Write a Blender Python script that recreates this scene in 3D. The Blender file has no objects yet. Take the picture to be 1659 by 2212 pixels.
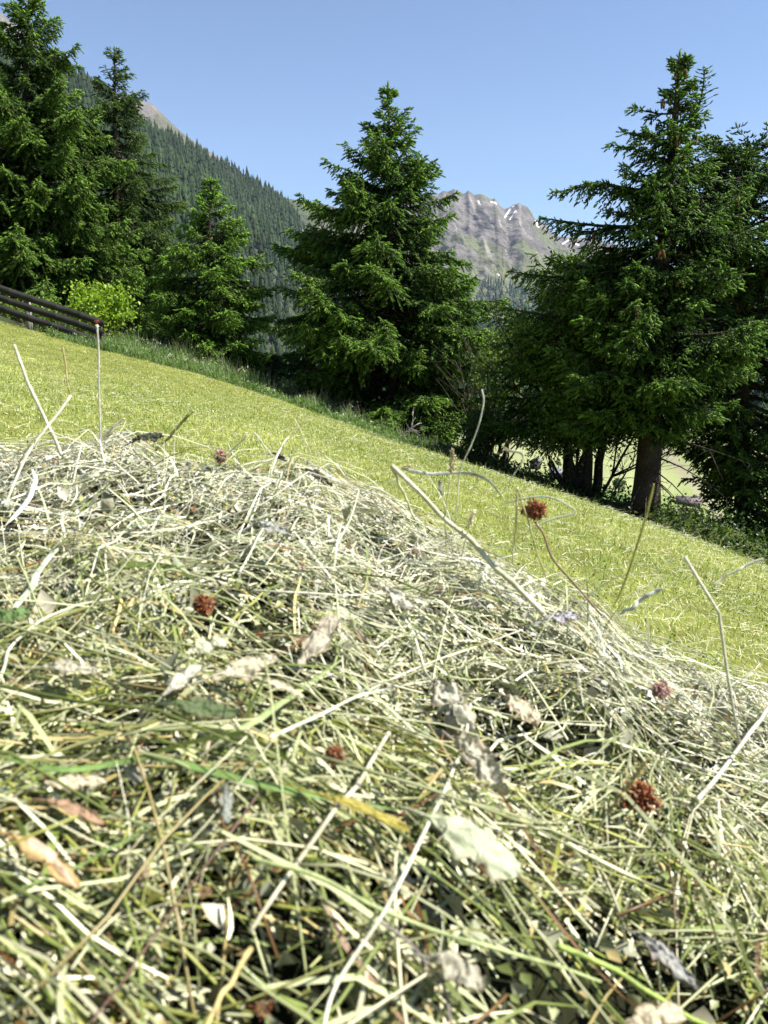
import bpy, math, random
import numpy as np
from mathutils import Vector
random.seed(7)
R = np.random.default_rng(11)
C = bpy.context.scene.collection
sc = bpy.context.scene

# ------------------------------------------------------------------ camera, world, sun, exposure
PITCH = math.radians(12.0)
F, CX, CY = 1730.0, 829.5, 1106.0            # focal length and centre in pixels of a 1659 x 2212 picture
cam_d = bpy.data.cameras.new('camera')
cam = bpy.data.objects.new('camera', cam_d); C.objects.link(cam)
cam_d.sensor_fit = 'VERTICAL'; cam_d.sensor_height = 5.115; cam_d.sensor_width = 3.84; cam_d.lens = 4.0
cam.location = (0, 0, 0); cam.rotation_euler = (math.pi/2 - PITCH, 0, 0)
cam_d.clip_start = 0.02; cam_d.clip_end = 40000
cam_d.dof.use_dof = True; cam_d.dof.focus_distance = 4.0; cam_d.dof.aperture_fstop = 1.75
sc.camera = cam

SUN_AZ, SUN_EL = math.radians(96), math.radians(51)   # azimuth clockwise from the viewing direction
world = bpy.data.worlds.new('World'); sc.world = world; world.use_nodes = True
wn = world.node_tree; wn.nodes.clear()
sky = wn.nodes.new('ShaderNodeTexSky'); sky.sky_type = 'NISHITA'; sky.sun_disc = False
sky.sun_elevation = SUN_EL; sky.sun_rotation = SUN_AZ
sky.altitude = 1500; sky.air_density = 1.0; sky.dust_density = 0.0; sky.ozone_density = 4.0
bg = wn.nodes.new('ShaderNodeBackground'); bg.inputs['Strength'].default_value = 0.067
wo = wn.nodes.new('ShaderNodeOutputWorld')
wn.links.new(sky.outputs[0], bg.inputs['Color']); wn.links.new(bg.outputs[0], wo.inputs['Surface'])
sun_d = bpy.data.lights.new('sun', 'SUN'); sun = bpy.data.objects.new('sun', sun_d); C.objects.link(sun)
sun_d.energy = 5.0; sun_d.angle = math.radians(0.53); sun_d.color = (1.0, 0.95, 0.87)
SUN = np.array([math.sin(SUN_AZ)*math.cos(SUN_EL), math.cos(SUN_AZ)*math.cos(SUN_EL), math.sin(SUN_EL)])
sun.rotation_euler = Vector(SUN).to_track_quat('Z', 'Y').to_euler()
sc.view_settings.view_transform = 'Standard'; sc.view_settings.look = 'None'
sc.view_settings.exposure = 1.42; sc.view_settings.gamma = 1.0
sc.cycles.volume_bounces = 0
sc.cycles.max_bounces = 8; sc.cycles.transparent_max_bounces = 8

# ------------------------------------------------------------------ small helpers
def ray(px, py):
    xc, yc = (px - CX)/F, -(py - CY)/F
    return np.array([xc, math.cos(PITCH) + yc*math.sin(PITCH), -math.sin(PITCH) + yc*math.cos(PITCH)])
def at(px, py, D):
    d = ray(px, py); return d*(D/d[1])

def hash2(ix, iy, seed):
    h = (ix.astype(np.int64)*374761393 + iy.astype(np.int64)*668265263 + seed*1442695041) & 0xFFFFFFFF
    h = ((h ^ (h >> 13))*1274126177) & 0xFFFFFFFF
    return ((h ^ (h >> 16)) & 0xFFFF)/65535.0
def vnoise(x, y, seed=0):
    x = np.asarray(x, float); y = np.asarray(y, float)
    ix, iy = np.floor(x), np.floor(y); fx, fy = x-ix, y-iy
    fx = fx*fx*(3-2*fx); fy = fy*fy*(3-2*fy)
    a = hash2(ix, iy, seed); b = hash2(ix+1, iy, seed); c = hash2(ix, iy+1, seed); d = hash2(ix+1, iy+1, seed)
    return (a*(1-fx)+b*fx)*(1-fy) + (c*(1-fx)+d*fx)*fy
def fbm(x, y, seed=0, oct=4, ridged=False):
    s = 0; a = 0.5; t = 0
    for k in range(oct):
        n = vnoise(np.asarray(x)*2**k, np.asarray(y)*2**k, seed+k*17)
        if ridged: n = 1-np.abs(2*n-1)
        s = s + a*n; t += a; a *= 0.5
    return s/t
def sstep(a, b, x):
    t = np.clip((np.asarray(x, float)-a)/(b-a), 0, 1); return t*t*(3-2*t)
def mix(a, b, t):
    t = np.asarray(t)[..., None]; return np.asarray(a)*(1-t) + np.asarray(b)*t
def norm(v):
    return v/np.maximum(np.linalg.norm(v, axis=-1, keepdims=True), 1e-9)

def tag(o, label=None, cat=None, group=None, kind=None):
    if label: o['label'] = label
    if cat: o['category'] = cat
    if group: o['group'] = group
    if kind: o['kind'] = kind
    return o
def empty(name, loc, label, cat, group=None):
    o = bpy.data.objects.new(name, None); C.objects.link(o); o.location = loc
    return tag(o, label, cat, group)

class MB:
    """collects faces of 3 or 4 corners with a colour per vertex, links them as ONE mesh object"""
    def __init__(s): s.v = []; s.c = []; s.q = []; s.t = []; s.n = 0; s.qm = []; s.tm = []
    def add(s, v, quads=None, tris=None, col=(1, 1, 1), mi=0):
        v = np.asarray(v, float).reshape(-1, 3)
        c = np.broadcast_to(np.asarray(col, float), (len(v), 3))
        s.v.append(v); s.c.append(c)
        if quads is not None and len(quads): q = np.asarray(quads, np.int64).reshape(-1, 4)+s.n; s.q.append(q); s.qm.append(np.full(len(q), mi))
        if tris is not None and len(tris): t = np.asarray(tris, np.int64).reshape(-1, 3)+s.n; s.t.append(t); s.tm.append(np.full(len(t), mi))
        s.n += len(v)
    def box(s, lo, hi, col=(1, 1, 1), M=None, mi=0):
        (a, b, c), (d, e, f) = lo, hi
        v = np.array([[a,b,c],[d,b,c],[d,e,c],[a,e,c],[a,b,f],[d,b,f],[d,e,f],[a,e,f]], float)
        if M is not None: v = v @ np.asarray(M[0]).T + np.asarray(M[1])
        s.add(v, quads=[[0,3,2,1],[4,5,6,7],[0,1,5,4],[1,2,6,5],[2,3,7,6],[3,0,4,7]], col=col, mi=mi)
    def tube(s, P, rad, n=6, col=(1, 1, 1), flat=None, mi=0, swap=False):
        """round tube along P; flat = (width direction, thickness ratio) makes a blade of it"""
        P = np.asarray(P, float); rad = np.broadcast_to(np.asarray(rad, float), (len(P),))
        T = norm(np.gradient(P, axis=0)); up = np.array([0, 0, 1.0]) if abs(T[0, 2]) < .9 else np.array([1.0, 0, 0])
        rings = []
        for k in range(len(P)):
            a = np.cross(T[k], up); a /= max(np.linalg.norm(a), 1e-9); b = np.cross(a, T[k]); up = b
            th = np.arange(n)/n*2*math.pi
            ra, rb = rad[k], rad[k]*(flat if flat else 1)
            if swap: ra, rb = rb, ra
            rings.append(P[k] + np.outer(np.cos(th)*ra, a) + np.outer(np.sin(th)*rb, b))
        q = []; L = len(P)
        for k in range(L-1):
            for j in range(n):
                q.append([k*n+j, k*n+(j+1) % n, (k+1)*n+(j+1) % n, (k+1)*n+j])
        t = [[0, j+1, j] for j in range(1, n-1)] + [[(L-1)*n, (L-1)*n+j, (L-1)*n+j+1] for j in range(1, n-1)]
        c = np.asarray(col, float)
        if c.ndim == 2: c = np.repeat(c, n, axis=0)
        s.add(np.concatenate(rings), quads=q, tris=t, col=c, mi=mi)
    def build(s, name, mats, parent=None, smooth=False):
        v = np.concatenate(s.v); c = np.concatenate(s.c)
        q = np.concatenate(s.q) if s.q else np.zeros((0, 4), np.int64)
        t = np.concatenate(s.t) if s.t else np.zeros((0, 3), np.int64)
        me = bpy.data.meshes.new(name)
        me.vertices.add(len(v)); me.vertices.foreach_set('co', v.astype(np.float32).ravel())
        loops = np.concatenate([q.ravel(), t.ravel()]).astype(np.int32)
        me.loops.add(len(loops)); me.loops.foreach_set('vertex_index', loops)
        st = np.concatenate([np.arange(len(q))*4, len(q)*4+np.arange(len(t))*3]).astype(np.int32)
        me.polygons.add(len(st)); me.polygons.foreach_set('loop_start', st)
        mi = np.concatenate(s.qm+s.tm).astype(np.int32) if (s.qm or s.tm) else np.zeros(0, np.int32)
        for m in (mats if isinstance(mats, (list, tuple)) else [mats]): me.materials.append(m)
        me.polygons.foreach_set('material_index', mi)
        if smooth: me.polygons.foreach_set('use_smooth', np.ones(len(st), bool))
        at_ = me.attributes.new('Col', 'FLOAT_COLOR', 'POINT')
        at_.data.foreach_set('color', np.concatenate([c, np.ones((len(c), 1))], 1).astype(np.float32).ravel())
        me.update(calc_edges=True)
        o = bpy.data.objects.new(name, me); C.objects.link(o)
        if parent is not None:
            o.parent = parent; o.matrix_parent_inverse.identity()
            if parent.type == 'EMPTY' or True:
                off = np.array(parent.location) if parent.parent is None else np.zeros(3)
                if np.abs(off).sum() > 0: shift(me, -off)
        return o
def shift(me, d):
    a = np.empty(len(me.vertices)*3, np.float32); me.vertices.foreach_get('co', a)
    a = a.reshape(-1, 3) + d.astype(np.float32); me.vertices.foreach_set('co', a.ravel()); me.update()
def grid_quads(ny, nx, wrap=False):
    i, j = np.meshgrid(np.arange(ny-1), np.arange(nx if wrap else nx-1), indexing='ij')
    k = (j+1) % nx
    return np.stack([i*nx+j, i*nx+k, (i+1)*nx+k, (i+1)*nx+j], -1).reshape(-1, 4)

# ------------------------------------------------------------------ materials (colour of each blade or rock lies in the Col attribute)
def material(name, rough=.6, spec=.3, trans=0.0, tcol=(1, 1, 1), noise=None, bump=None, base=None):
    m = bpy.data.materials.new(name); m.use_nodes = True; n = m.node_tree; n.nodes.clear(); L = n.links.new
    out = n.nodes.new('ShaderNodeOutputMaterial'); p = n.nodes.new('ShaderNodeBsdfPrincipled')
    p.inputs['Roughness'].default_value = rough; p.inputs['Specular IOR Level'].default_value = spec
    a = n.nodes.new('ShaderNodeAttribute'); a.attribute_name = 'Col'; col = a.outputs['Color']
    geo = n.nodes.new('ShaderNodeNewGeometry')
    if base:
        rgb = n.nodes.new('ShaderNodeMix'); rgb.data_type = 'RGBA'; rgb.blend_type = 'MULTIPLY'; rgb.inputs[0].default_value = 1
        L(col, rgb.inputs[6]); rgb.inputs[7].default_value = (*base, 1); col = rgb.outputs[2]
    if noise:
        for sc_, lo, hi in noise:
            t = n.nodes.new('ShaderNodeTexNoise'); t.inputs['Scale'].default_value = sc_; t.inputs['Detail'].default_value = 5
            L(geo.outputs['Position'], t.inputs['Vector'])
            r = n.nodes.new('ShaderNodeMapRange'); r.inputs[1].default_value = .3; r.inputs[2].default_value = .7
            r.inputs[3].default_value = lo; r.inputs[4].default_value = hi; L(t.outputs[0], r.inputs[0])
            mx = n.nodes.new('ShaderNodeVectorMath'); mx.operation = 'SCALE'; L(col, mx.inputs[0]); L(r.outputs[0], mx.inputs['Scale'])
            col = mx.outputs[0]
    if bump:
        t = n.nodes.new('ShaderNodeTexNoise'); t.inputs['Scale'].default_value = bump[0]; t.inputs['Detail'].default_value = 6
        L(geo.outputs['Position'], t.inputs['Vector'])
        b = n.nodes.new('ShaderNodeBump'); b.inputs['Strength'].default_value = bump[1]; b.inputs['Distance'].default_value = bump[2]
        L(t.outputs[0], b.inputs['Height']); L(b.outputs[0], p.inputs['Normal'])
    L(col, p.inputs['Base Color'])
    if trans > 0:
        tr = n.nodes.new('ShaderNodeBsdfTranslucent')
        mt = n.nodes.new('ShaderNodeMix'); mt.data_type = 'RGBA'; mt.blend_type = 'MULTIPLY'; mt.inputs[0].default_value = 1
        L(col, mt.inputs[6]); mt.inputs[7].default_value = (*tcol, 1); L(mt.outputs[2], tr.inputs['Color'])
        ms = n.nodes.new('ShaderNodeMixShader'); ms.inputs[0].default_value = trans
        L(p.outputs[0], ms.inputs[1]); L(tr.outputs[0], ms.inputs[2]); L(ms.outputs[0], out.inputs['Surface'])
    else: L(p.outputs[0], out.inputs['Surface'])
    return m
M_HAY = material('dry_hay', .45, .5, .08, (1, 1, .9))
M_STALK = material('straw_stalk', .55, .3, .12, (1, 1, .85), noise=[(180, .75, 1.2), (900, .85, 1.15)], bump=(700, .5, .0006))
M_GRASS = material('meadow_grass', .5, .4, .35, (1.1, 1.15, .7))
M_SOIL = material('meadow_soil', .9, .1, noise=[(3, .7, 1.25), (40, .6, 1.3)], bump=(60, .6, .02))
M_NEEDLE = material('spruce_needles', .6, .12, .28, (1.2, 1.3, .6))
M_LEAF = material('green_leaves', .45, .4, .42, (1.15, 1.25, .55))
M_BARK = material('bark', .9, .15, noise=[(6, .6, 1.3), (45, .5, 1.4)], bump=(50, .9, .02))
M_WOOD = material('weathered_wood', .8, .2, noise=[(5, .7, 1.25), (60, .7, 1.25)], bump=(70, .4, .005))
M_FAR = material('far_forest', .8, .1, noise=[(.02, .75, 1.25)])
M_ROCK = material('mountain_rock', .9, .1, noise=[(.012, .84, 1.16), (.05, .78, 1.22), (.16, .72, 1.28)], bump=(.07, .9, 7))
M_ROOF = material('barn_roof', .7, .3, noise=[(3, .8, 1.2)])
M_PETAL = material('dry_petals', .6, .25, .3, (1.2, .9, .7))
M_DRYLEAF = material('dry_leaf', .6, .35, .3, (1, 1, .8), noise=[(70, .82, 1.15), (300, .85, 1.12)], bump=(220, .6, .002))

# ------------------------------------------------------------------ terrain
EDGE_PX = [(-140, 652, 16), (0, 694, 16), (215, 745, 16), (430, 805, 16.2), (640, 872, 16), (950, 992, 14.5), (1250, 1108, 12.3), (1450, 1172, 11), (1659, 1262, 10), (1850, 1345, 9.2)]
EDGE = np.array([at(*e) for e in EDGE_PX])
HB = 0.74
_rows, _rhs, _w = [], [], []
def _c(x, y): return [x, y, x*x/10, x*y/10, y*y/10, x**3/500, x*x*y/500, x*y*y/500, y**3/500]
for x, y, z in EDGE: _rows.append(_c(x, y)); _rhs.append(z+HB); _w.append(1)
for x, y in ((-1.5, 2), (0, 2), (1.2, 2)): _rows.append(_c(x, y)); _rhs.append(-.31*x-.02*y); _w.append(1.2)
_w = np.array(_w)[:, None]
_A = np.concatenate([np.array(_rows)*_w, .02*np.eye(9)]); POLY = np.linalg.lstsq(_A, np.concatenate([np.array(_rhs)*_w[:, 0], np.zeros(9)]), rcond=None)[0]
EX = np.concatenate([[-400, -60, -20], EDGE[:, 0], [9, 14, 22, 60, 400]])
EY = np.concatenate([[30, 22, 17], EDGE[:, 1], [5, -3, -16, -60, -300]])
_o = np.argsort(EX); EX, EY = EX[_o], EY[_o]
def edge_d(x, y):
    ye = np.interp(x, EX, EY); sl = (np.interp(x+.5, EX, EY)-np.interp(x-.5, EX, EY))
    return (y-ye)/np.sqrt(1+sl*sl)
def meadow_z(x, y):
    x = np.asarray(x, float); y = np.asarray(y, float)
    xx = np.clip(x, -12, 9); yy = np.clip(y, -4, 19)
    z = -HB + sum(p*q for p, q in zip(POLY, _c(xx, yy)))
    return z - .26*(x-xx)*1.0 + .02*(fbm(x*.8, y*.8, 3)-.5)*2
def H(x, y):
    x = np.asarray(x, float); y = np.asarray(y, float); r = np.hypot(x, y)
    d = edge_d(x, y); k = .28 + .34*sstep(-6, 4, x)
    de = d-.7*sstep(-.5, 2, x); drop = k*(de+np.sqrt(de*de+.04))/2 - k*.03
    near = meadow_z(x, y) - drop
    berm = (.15*sstep(-2.5, 0, x)+.60*sstep(-.4, 2.0, x)+.16*sstep(3.2, 4.4, x)+.06*sstep(2.8, 5.2, x))*sstep(.05, 1.1, d)*(1-sstep(2.0, 4.6, d))
    near = near + berm*(.85+.5*(fbm(x*1.6, y*1.6, 17, 3)-.5))
    u = x/np.maximum(y, 1)
    far = -53 + 3*(fbm(x/60, y/60, 5)-.5) - 16*sstep(.1, .6, u)*sstep(150, 330, r)*(1-sstep(330, 600, r)) + np.where(r > 380, (r-380)*.052, 0)
    far = far + 14*sstep(330, 480, r)*sstep(.15, .5, u) - .012*x*sstep(200, 500, r)
    far = np.where(y < 0, -40, far)
    w = sstep(60, 190, r)
    near = np.maximum(near, -60)
    return near*(1-w) + far*w
rr = np.concatenate([np.linspace(.0, 30, 150), 30*np.geomspace(1, 240, 190)[1:]])
th = np.concatenate([np.linspace(-40, 40, 240), np.linspace(40, 320, 90)[1:-1]])*math.pi/180
RR, TH = np.meshgrid(rr, th, indexing='ij')
gx, gy = RR*np.sin(TH), RR*np.cos(TH)
gz = H(gx, gy) - .015*(np.hypot(gx, gy) < 25)
d = edge_d(gx, gy)
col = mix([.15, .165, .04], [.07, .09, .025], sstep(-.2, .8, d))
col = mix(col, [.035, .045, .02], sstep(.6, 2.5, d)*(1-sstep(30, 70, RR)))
fieldn = fbm(gx/90, gy/90, 21, 3)
field = mix([.15, .20, .06], [.24, .265, .12], sstep(.35, .6, fieldn))
field = mix(field, [.24, .22, .15], (1-sstep(1.2, 2.6, np.abs(gx*.55-gy*.25+14*np.sin(gy/60)+18)))*.8); field = field*(.8+.4*fbm(gx/14+gy/40, gy/30, 23, 3))[..., None]
field = mix(field, [.08, .14, .04], sstep(.58, .66, fbm(gx/70+9, gy/50, 33, 2))*.8)
col = mix(col, field, sstep(45, 110, RR)); col = mix(col, [.012, .026, .014], sstep(440, 520, RR+90*(fieldn-.5)))
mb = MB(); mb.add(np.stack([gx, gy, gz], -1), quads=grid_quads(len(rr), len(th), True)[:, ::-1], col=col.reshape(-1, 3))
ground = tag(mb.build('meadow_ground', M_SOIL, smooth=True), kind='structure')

# ------------------------------------------------------------------ far hills and mountains
def far_tree_mesh(P, h, rad, col, mb, sides=6):
    """many small ragged conifers at points P"""
    N = len(P); lay = 3
    for k in range(lay):
        z0, z1 = (.05+.28*k)*h, (.52+.24*k)*h
        r0 = rad*(1-.28*k)
        th = np.arange(sides)/sides*2*math.pi
        jit = R.uniform(.7, 1.25, (N, sides)); a0 = R.uniform(0, 6.3, (N, 1)); an = th[None]+a0
        ring = np.stack([P[:, None, 0]+np.cos(an)*jit*r0[:, None], P[:, None, 1]+np.sin(an)*jit*r0[:, None], (P[:, 2]+z0)[:, None]+R.uniform(-.05, .05, (N, sides))*h[:, None]], -1)
        tip = np.stack([P[:, 0], P[:, 1], P[:, 2]+z1], -1)[:, None]
        v = np.concatenate([ring, tip], 1)
        t = np.array([[j, (j+1) % sides, sides] for j in range(sides)])
        tt = (np.arange(N)*(sides+1))[:, None, None]+t[None]
        c = np.repeat(col[:, None], sides+1, 1)*R.uniform(.85, 1.2, (N, sides+1, 1))
        mb.add(v, tris=tt, col=c.reshape(-1, 3))

def ridge_surface(sky_px, D_top, D_foot, z_foot, nu, nt, noise_amp, noise_len, seed, shape=1.0, back=True, diag=False):
    px = np.linspace(sky_px[0][0], sky_px[-1][0], nu)
    py = np.interp(px, [p[0] for p in sky_px], [p[1] for p in sky_px])
    Dt = np.interp(px, *zip(*D_top)); Df = np.interp(px, *zip(*D_foot)); zf = np.interp(px, *zip(*z_foot))
    top = np.array([at(a, b, d) for a, b, d in zip(px, py, Dt)])
    foot = np.array([at(a, CY, d) for a, d in zip(px, Df)]); foot[:, 2] = zf
    t = np.linspace(0, 1, nt)
    P = foot[None]*(1-t)[:, None, None] + top[None]*t[:, None, None]
    P[..., 2] = foot[None, :, 2] + (top-foot)[None, :, 2]*(t[:, None]**shape)
    n = fbm(P[..., 0]/noise_len, P[..., 1]/noise_len+P[..., 2]/noise_len*.6+.6*vnoise(P[..., 0]/noise_len*.7, P[..., 2]/noise_len*.9, seed+3), seed, 6, True)-.55
    if diag:
        xx = P[..., 0]; w_ = vnoise(xx/260, t[:, None]*5, seed+5)*.9
        n = .55*fbm(xx/310+2.6*t[:, None]+w_, 4.2*t[:, None]-xx/620, seed, 6, True)+.45*fbm(xx/240-2.2*t[:, None]-w_, 3.4*t[:, None]+xx/500, seed+50, 6, True)-.55
    env = np.sin(np.clip(t, 0, 1)*math.pi)[:, None]**.6
    P[..., 2] += n*noise_amp*env; P[..., 1] -= n*noise_amp*1.3*env
    if back:
        b = [P[-1] + (P[-1]*np.array([0.12, .12, 0]) + np.array([0, 0, -1])*(P[-1, :, 2:3]-zf[:, None])*.9*1.0)*k for k in (.3, 1.0)]
        P = np.concatenate([P, np.stack(b)], 0)
    return P, t, n, px

# rocky mountain
SKY = [(560, 520), (640, 500), (760, 455), (860, 425), (905, 440), (934, 419), (945, 421), (957, 412), (968, 414), (981, 408), (996, 416), (1003, 418), (1012, 411), (1024, 421), (1040, 419), (1050, 424), (1063, 431), (1068, 428), (1080, 444), (1090, 452), (1102, 447), (1112, 441), (1121, 438), (1128, 443), (1141, 447), (1150, 462), (1156, 474), (1170, 478), (1182, 488), (1192, 502), (1209, 511), (1240, 515), (1275, 512), (1320, 525), (1400, 560), (1500, 590), (1659, 610), (1900, 600), (2200, 560)]
P, t, n, px = ridge_surface(SKY, [(560, 5200), (900, 4600), (1120, 4300), (1180, 4700), (1659, 5200), (2200, 5200)], [(560, 2700), (2200, 2700)], [(560, 30), (2200, 40)], 640, 420, 120, 330, 41, .92, diag=True)
hh = P[..., 2]; rel = np.concatenate([t, [1, 1]])[:, None]*np.ones_like(hh)
nn = np.concatenate([n, n[-2:]], 0)
f1 = fbm(P[..., 0]/110+P[..., 2]/140, P[..., 2]/110, 61, 6); f2 = fbm(P[..., 0]/75+P[..., 2]/120, P[..., 2]/55-P[..., 0]/260, 71, 6)
col = mix([.064, .058, .055], [.128, .116, .106], sstep(.25, .75, f2))
grassy = sstep(.44, .60, f1 + .46*(.60-rel) - .3*(f2-.5))
col = mix(col, [.085, .098, .045], grassy*.8)
col = mix(col, [.28, .26, .24], sstep(.66, .72, fbm(P[..., 0]/22, P[..., 2]/340, 81, 3))*sstep(.2, .4, rel)*.5)
def streak(x0, y0, x1, y1, w):
    """snow lying in a gully of the face, between two places on the mountain"""
    ppx = CX + F*P[..., 0]/np.hypot(P[..., 1], 0)*1.0
    dpy = P[..., 2]/P[..., 1]; ppy = CY - F*np.tan(np.arctan(dpy)+PITCH)
    k = 1/np.cos(np.arctan(dpy)+PITCH)*np.cos(np.arctan(dpy)); ppx = CX + F*P[..., 0]/P[..., 1]*k
    tt = np.clip(((ppx-x0)*(x1-x0)+(ppy-y0)*(y1-y0))/((x1-x0)**2+(y1-y0)**2), 0, 1)
    dd = np.hypot(ppx-x0-tt*(x1-x0), ppy-y0-tt*(y1-y0)) + 2.2*(fbm(P[..., 0]/35, P[..., 2]/35, 5, 3)-.5)
    return 1-sstep(w-.6, w+.6, dd)
snow = 0
for s in [(1101, 453, 1091, 470, 2.3), (1114, 456, 1101, 474, 1.6), (1062, 436, 1072, 439, 2.2), (1032, 433, 1037, 442, 1.3), (948, 484, 928, 494, 2.4), (925, 490, 905, 500, 3), (1215, 527, 1228, 519, 1.8), (1240, 525, 1250, 529, 1.8), (1158, 478, 1163, 490, 1.5), (1075, 591, 1077, 594, 1.4), (1108, 446, 1112, 444, 1.3)]:
    snow = np.maximum(snow, streak(*s[:4], s[4]*.68))
snow[-2:] = 0
col = mix(col, [.85, .86, .88], snow)
mb = MB(); mb.add(P, quads=grid_quads(P.shape[0], P.shape[1]), col=col.reshape(-1, 3))
tag(mb.build('rocky_mountain', M_ROCK, smooth=False), kind='structure')
# woods along the mountain's foot
def scatter_on(P, nt, N, cond, hrange, colrange, mb, rr=(.17, .24), zs=(0, 1)):
    i = R.uniform(0, nt-1.001, N*3); j = R.uniform(0, P.shape[1]-1.001, N*3)
    i0, j0 = i.astype(int), j.astype(int); fi, fj = (i-i0)[:, None], (j-j0)[:, None]
    Q = (P[i0, j0]*(1-fi)*(1-fj)+P[i0+1, j0]*fi*(1-fj)+P[i0, j0+1]*(1-fi)*fj+P[i0+1, j0+1]*fi*fj)
    k = cond(i/(nt-1), j/(P.shape[1]-1), Q); Q = Q[k][:N]
    h = R.uniform(*hrange, len(Q)); col = mix(colrange[0], colrange[1], np.clip(R.normal(.45, .3, len(Q)), 0, 1))
    col = col*(.62+.76*fbm(Q[:, 0]/130, Q[:, 2]/90, 611, 3))[:, None]; h = h*np.clip(R.lognormal(-.08, .25, len(Q)), .45, 1.5)
    far_tree_mesh(Q-np.array([0, 0, 1.0]), h, h*R.uniform(*rr, len(Q)), col, mb)
mb = MB()
def tline(i, j, Q): return i < .20 + .14*(fbm(Q[:, 0]/260, Q[:, 1]/900, 91, 3)-.5) + .05*(fbm(Q[:, 0]/60, Q[:, 1]/60, 95, 2)-.5)
scatter_on(P, 420, 7000, tline, (16, 27), ([.014, .035, .022], [.026, .055, .034]), mb)
ys = np.exp(R.uniform(math.log(470), math.log(2750), 22000)); xs = ys*R.uniform(-.05, .75, 22000); kk = fbm(xs/60, ys/60, 14) > .30
xs, ys = xs[kk], ys[kk]; h = R.uniform(9, 19, len(xs))
far_tree_mesh(np.stack([xs, ys, H(xs, ys)-1], -1), h, h*R.uniform(.18, .26, len(xs)), mix([.010, .025, .012], [.028, .052, .02], R.uniform(0, 1, len(xs))), mb)
tag(mb.build('valley_forest', M_FAR), kind='stuff')

# grassy alpine shoulder behind the centre spruce
P2, t2, n2, _ = ridge_surface([(560, 440), (600, 425), (634, 431), (657, 432), (680, 437), (704, 442), (740, 452), (800, 480), (880, 530), (960, 600), (1040, 680)], [(560, 3300), (1040, 3000)], [(560, 2500), (1040, 2400)], [(560, -20), (1040, 0)], 150, 90, 60, 260, 141)
f = fbm(P2[..., 0]/90, P2[..., 2]/90, 77, 4)
mb = MB(); mb.add(P2, quads=grid_quads(*P2.shape[:2]), col=mix([.065, .08, .035], [.10, .098, .065], sstep(.45, .65, f)).reshape(-1, 3))
tag(mb.build('grassy_hill', M_ROCK), kind='structure')

# bare peak behind the forested hillside
P3, t3, n3, _ = ridge_surface([(-500, -420), (-200, -140), (-60, -18), (0, 26), (39, 57), (90, 105), (150, 150), (220, 190), (281, 211), (300, 214), (320, 220), (332, 226), (345, 240), (371, 266), (395, 288), (418, 305), (480, 345), (600, 430)], [(-500, 2600), (0, 2900), (600, 3600)], [(-500, 1500), (600, 2300)], [(-500, 200), (600, 100)], 260, 140, 120, 330, 201)
f = fbm(P3[..., 0]/80, P3[..., 2]/110, 207, 5)
col = mix([.085, .085, .055], [.125, .112, .102], sstep(.38, .6, f))
mb = MB(); mb.add(P3, quads=grid_quads(*P3.shape[:2]), col=col.reshape(-1, 3))
tag(mb.build('bare_mountain', M_ROCK), kind='structure')

# forested hillside on the left
HILL = [(-600, -420), (-300, -150), (-60, 70), (0, 100), (60, 130), (148, 168), (211, 202), (281, 250), (351, 296), (430, 334), (488, 364), (555, 402), (609, 430), (637, 460), (662, 500), (690, 560), (730, 620), (800, 670), (900, 710), (1010, 745), (1130, 775)]
P4, t4, n4, _ = ridge_surface(HILL, [(-600, 1150), (0, 1350), (430, 1800), (640, 2200), (1130, 2250)], [(-600, 160), (0, 220), (430, 420), (640, 640), (1130, 1000)], [(-600, 10), (0, -12), (430, -46), (640, -48), (1130, -40)], 220, 130, 70, 240, 301)
rel = np.concatenate([t4, [1, 1]])[:, None]*np.ones(P4.shape[:2])
f = fbm(P4[..., 0]/60, P4[..., 2]/60, 307, 4)
col = mix([.022, .035, .018], [.05, .06, .035], f)
rockm = sstep(.5, .56, fbm(P4[..., 0]/40, P4[..., 2]/55, 311, 3))*(np.abs(np.linspace(-600, 1130, 220)[None]-668) < 22)*sstep(.7, .75, rel)
col = mix(col, [.33, .31, .29], rockm)
mb = MB(); mb.add(P4, quads=grid_quads(*P4.shape[:2]), col=col.reshape(-1, 3))
tag(mb.build('forest_hill', M_ROCK), kind='structure')
mb = MB()
scatter_on(P4, 130, 20000, lambda i, j, Q: (R.uniform(0, 1, len(Q)) < np.clip(.35+.65*i, 0, 1)) & ~((np.abs(j*1730-600-668) < 17) & (i > .78) & (i < .95)), (13, 25), ([.006, .015, .006], [.025, .045, .013]), mb, (.15, .24))
tag(mb.build('hillside_forest', M_FAR), kind='stuff')

# ------------------------------------------------------------------ spruces
FT = None
def finger_template(nn=8):
    """one young spruce shoot along +x, length 1: slim core and needles standing off it"""
    v, t = [], []
    k = 3
    for s_, r_ in ((0, .10), (.6, .15)):
        for j in range(k):
            a = j/k*2*math.pi; v.append((s_, r_*math.cos(a), r_*math.sin(a)))
    v.append((1.0, 0, 0))
    for j in range(k):
        a, b = j, (j+1) % k
        t += [(a, b, k+b), (a, k+b, k+a), (k+a, k+b, 2*k)]
    for i in range(nn):
        s_ = .05+.9*i/nn; a = i*2.4; c, sn = math.cos(a), math.sin(a)
        L = .34-.1*abs(s_-.4); w = .065
        b0 = len(v)
        v += [(s_-w, .03*c, .03*sn), (s_+w, .03*c, .03*sn), (s_+L*.7, L*.72*c, L*.72*sn)]
        t.append((b0, b0+1, b0+2))
    return np.array(v), np.array(t)

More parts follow.
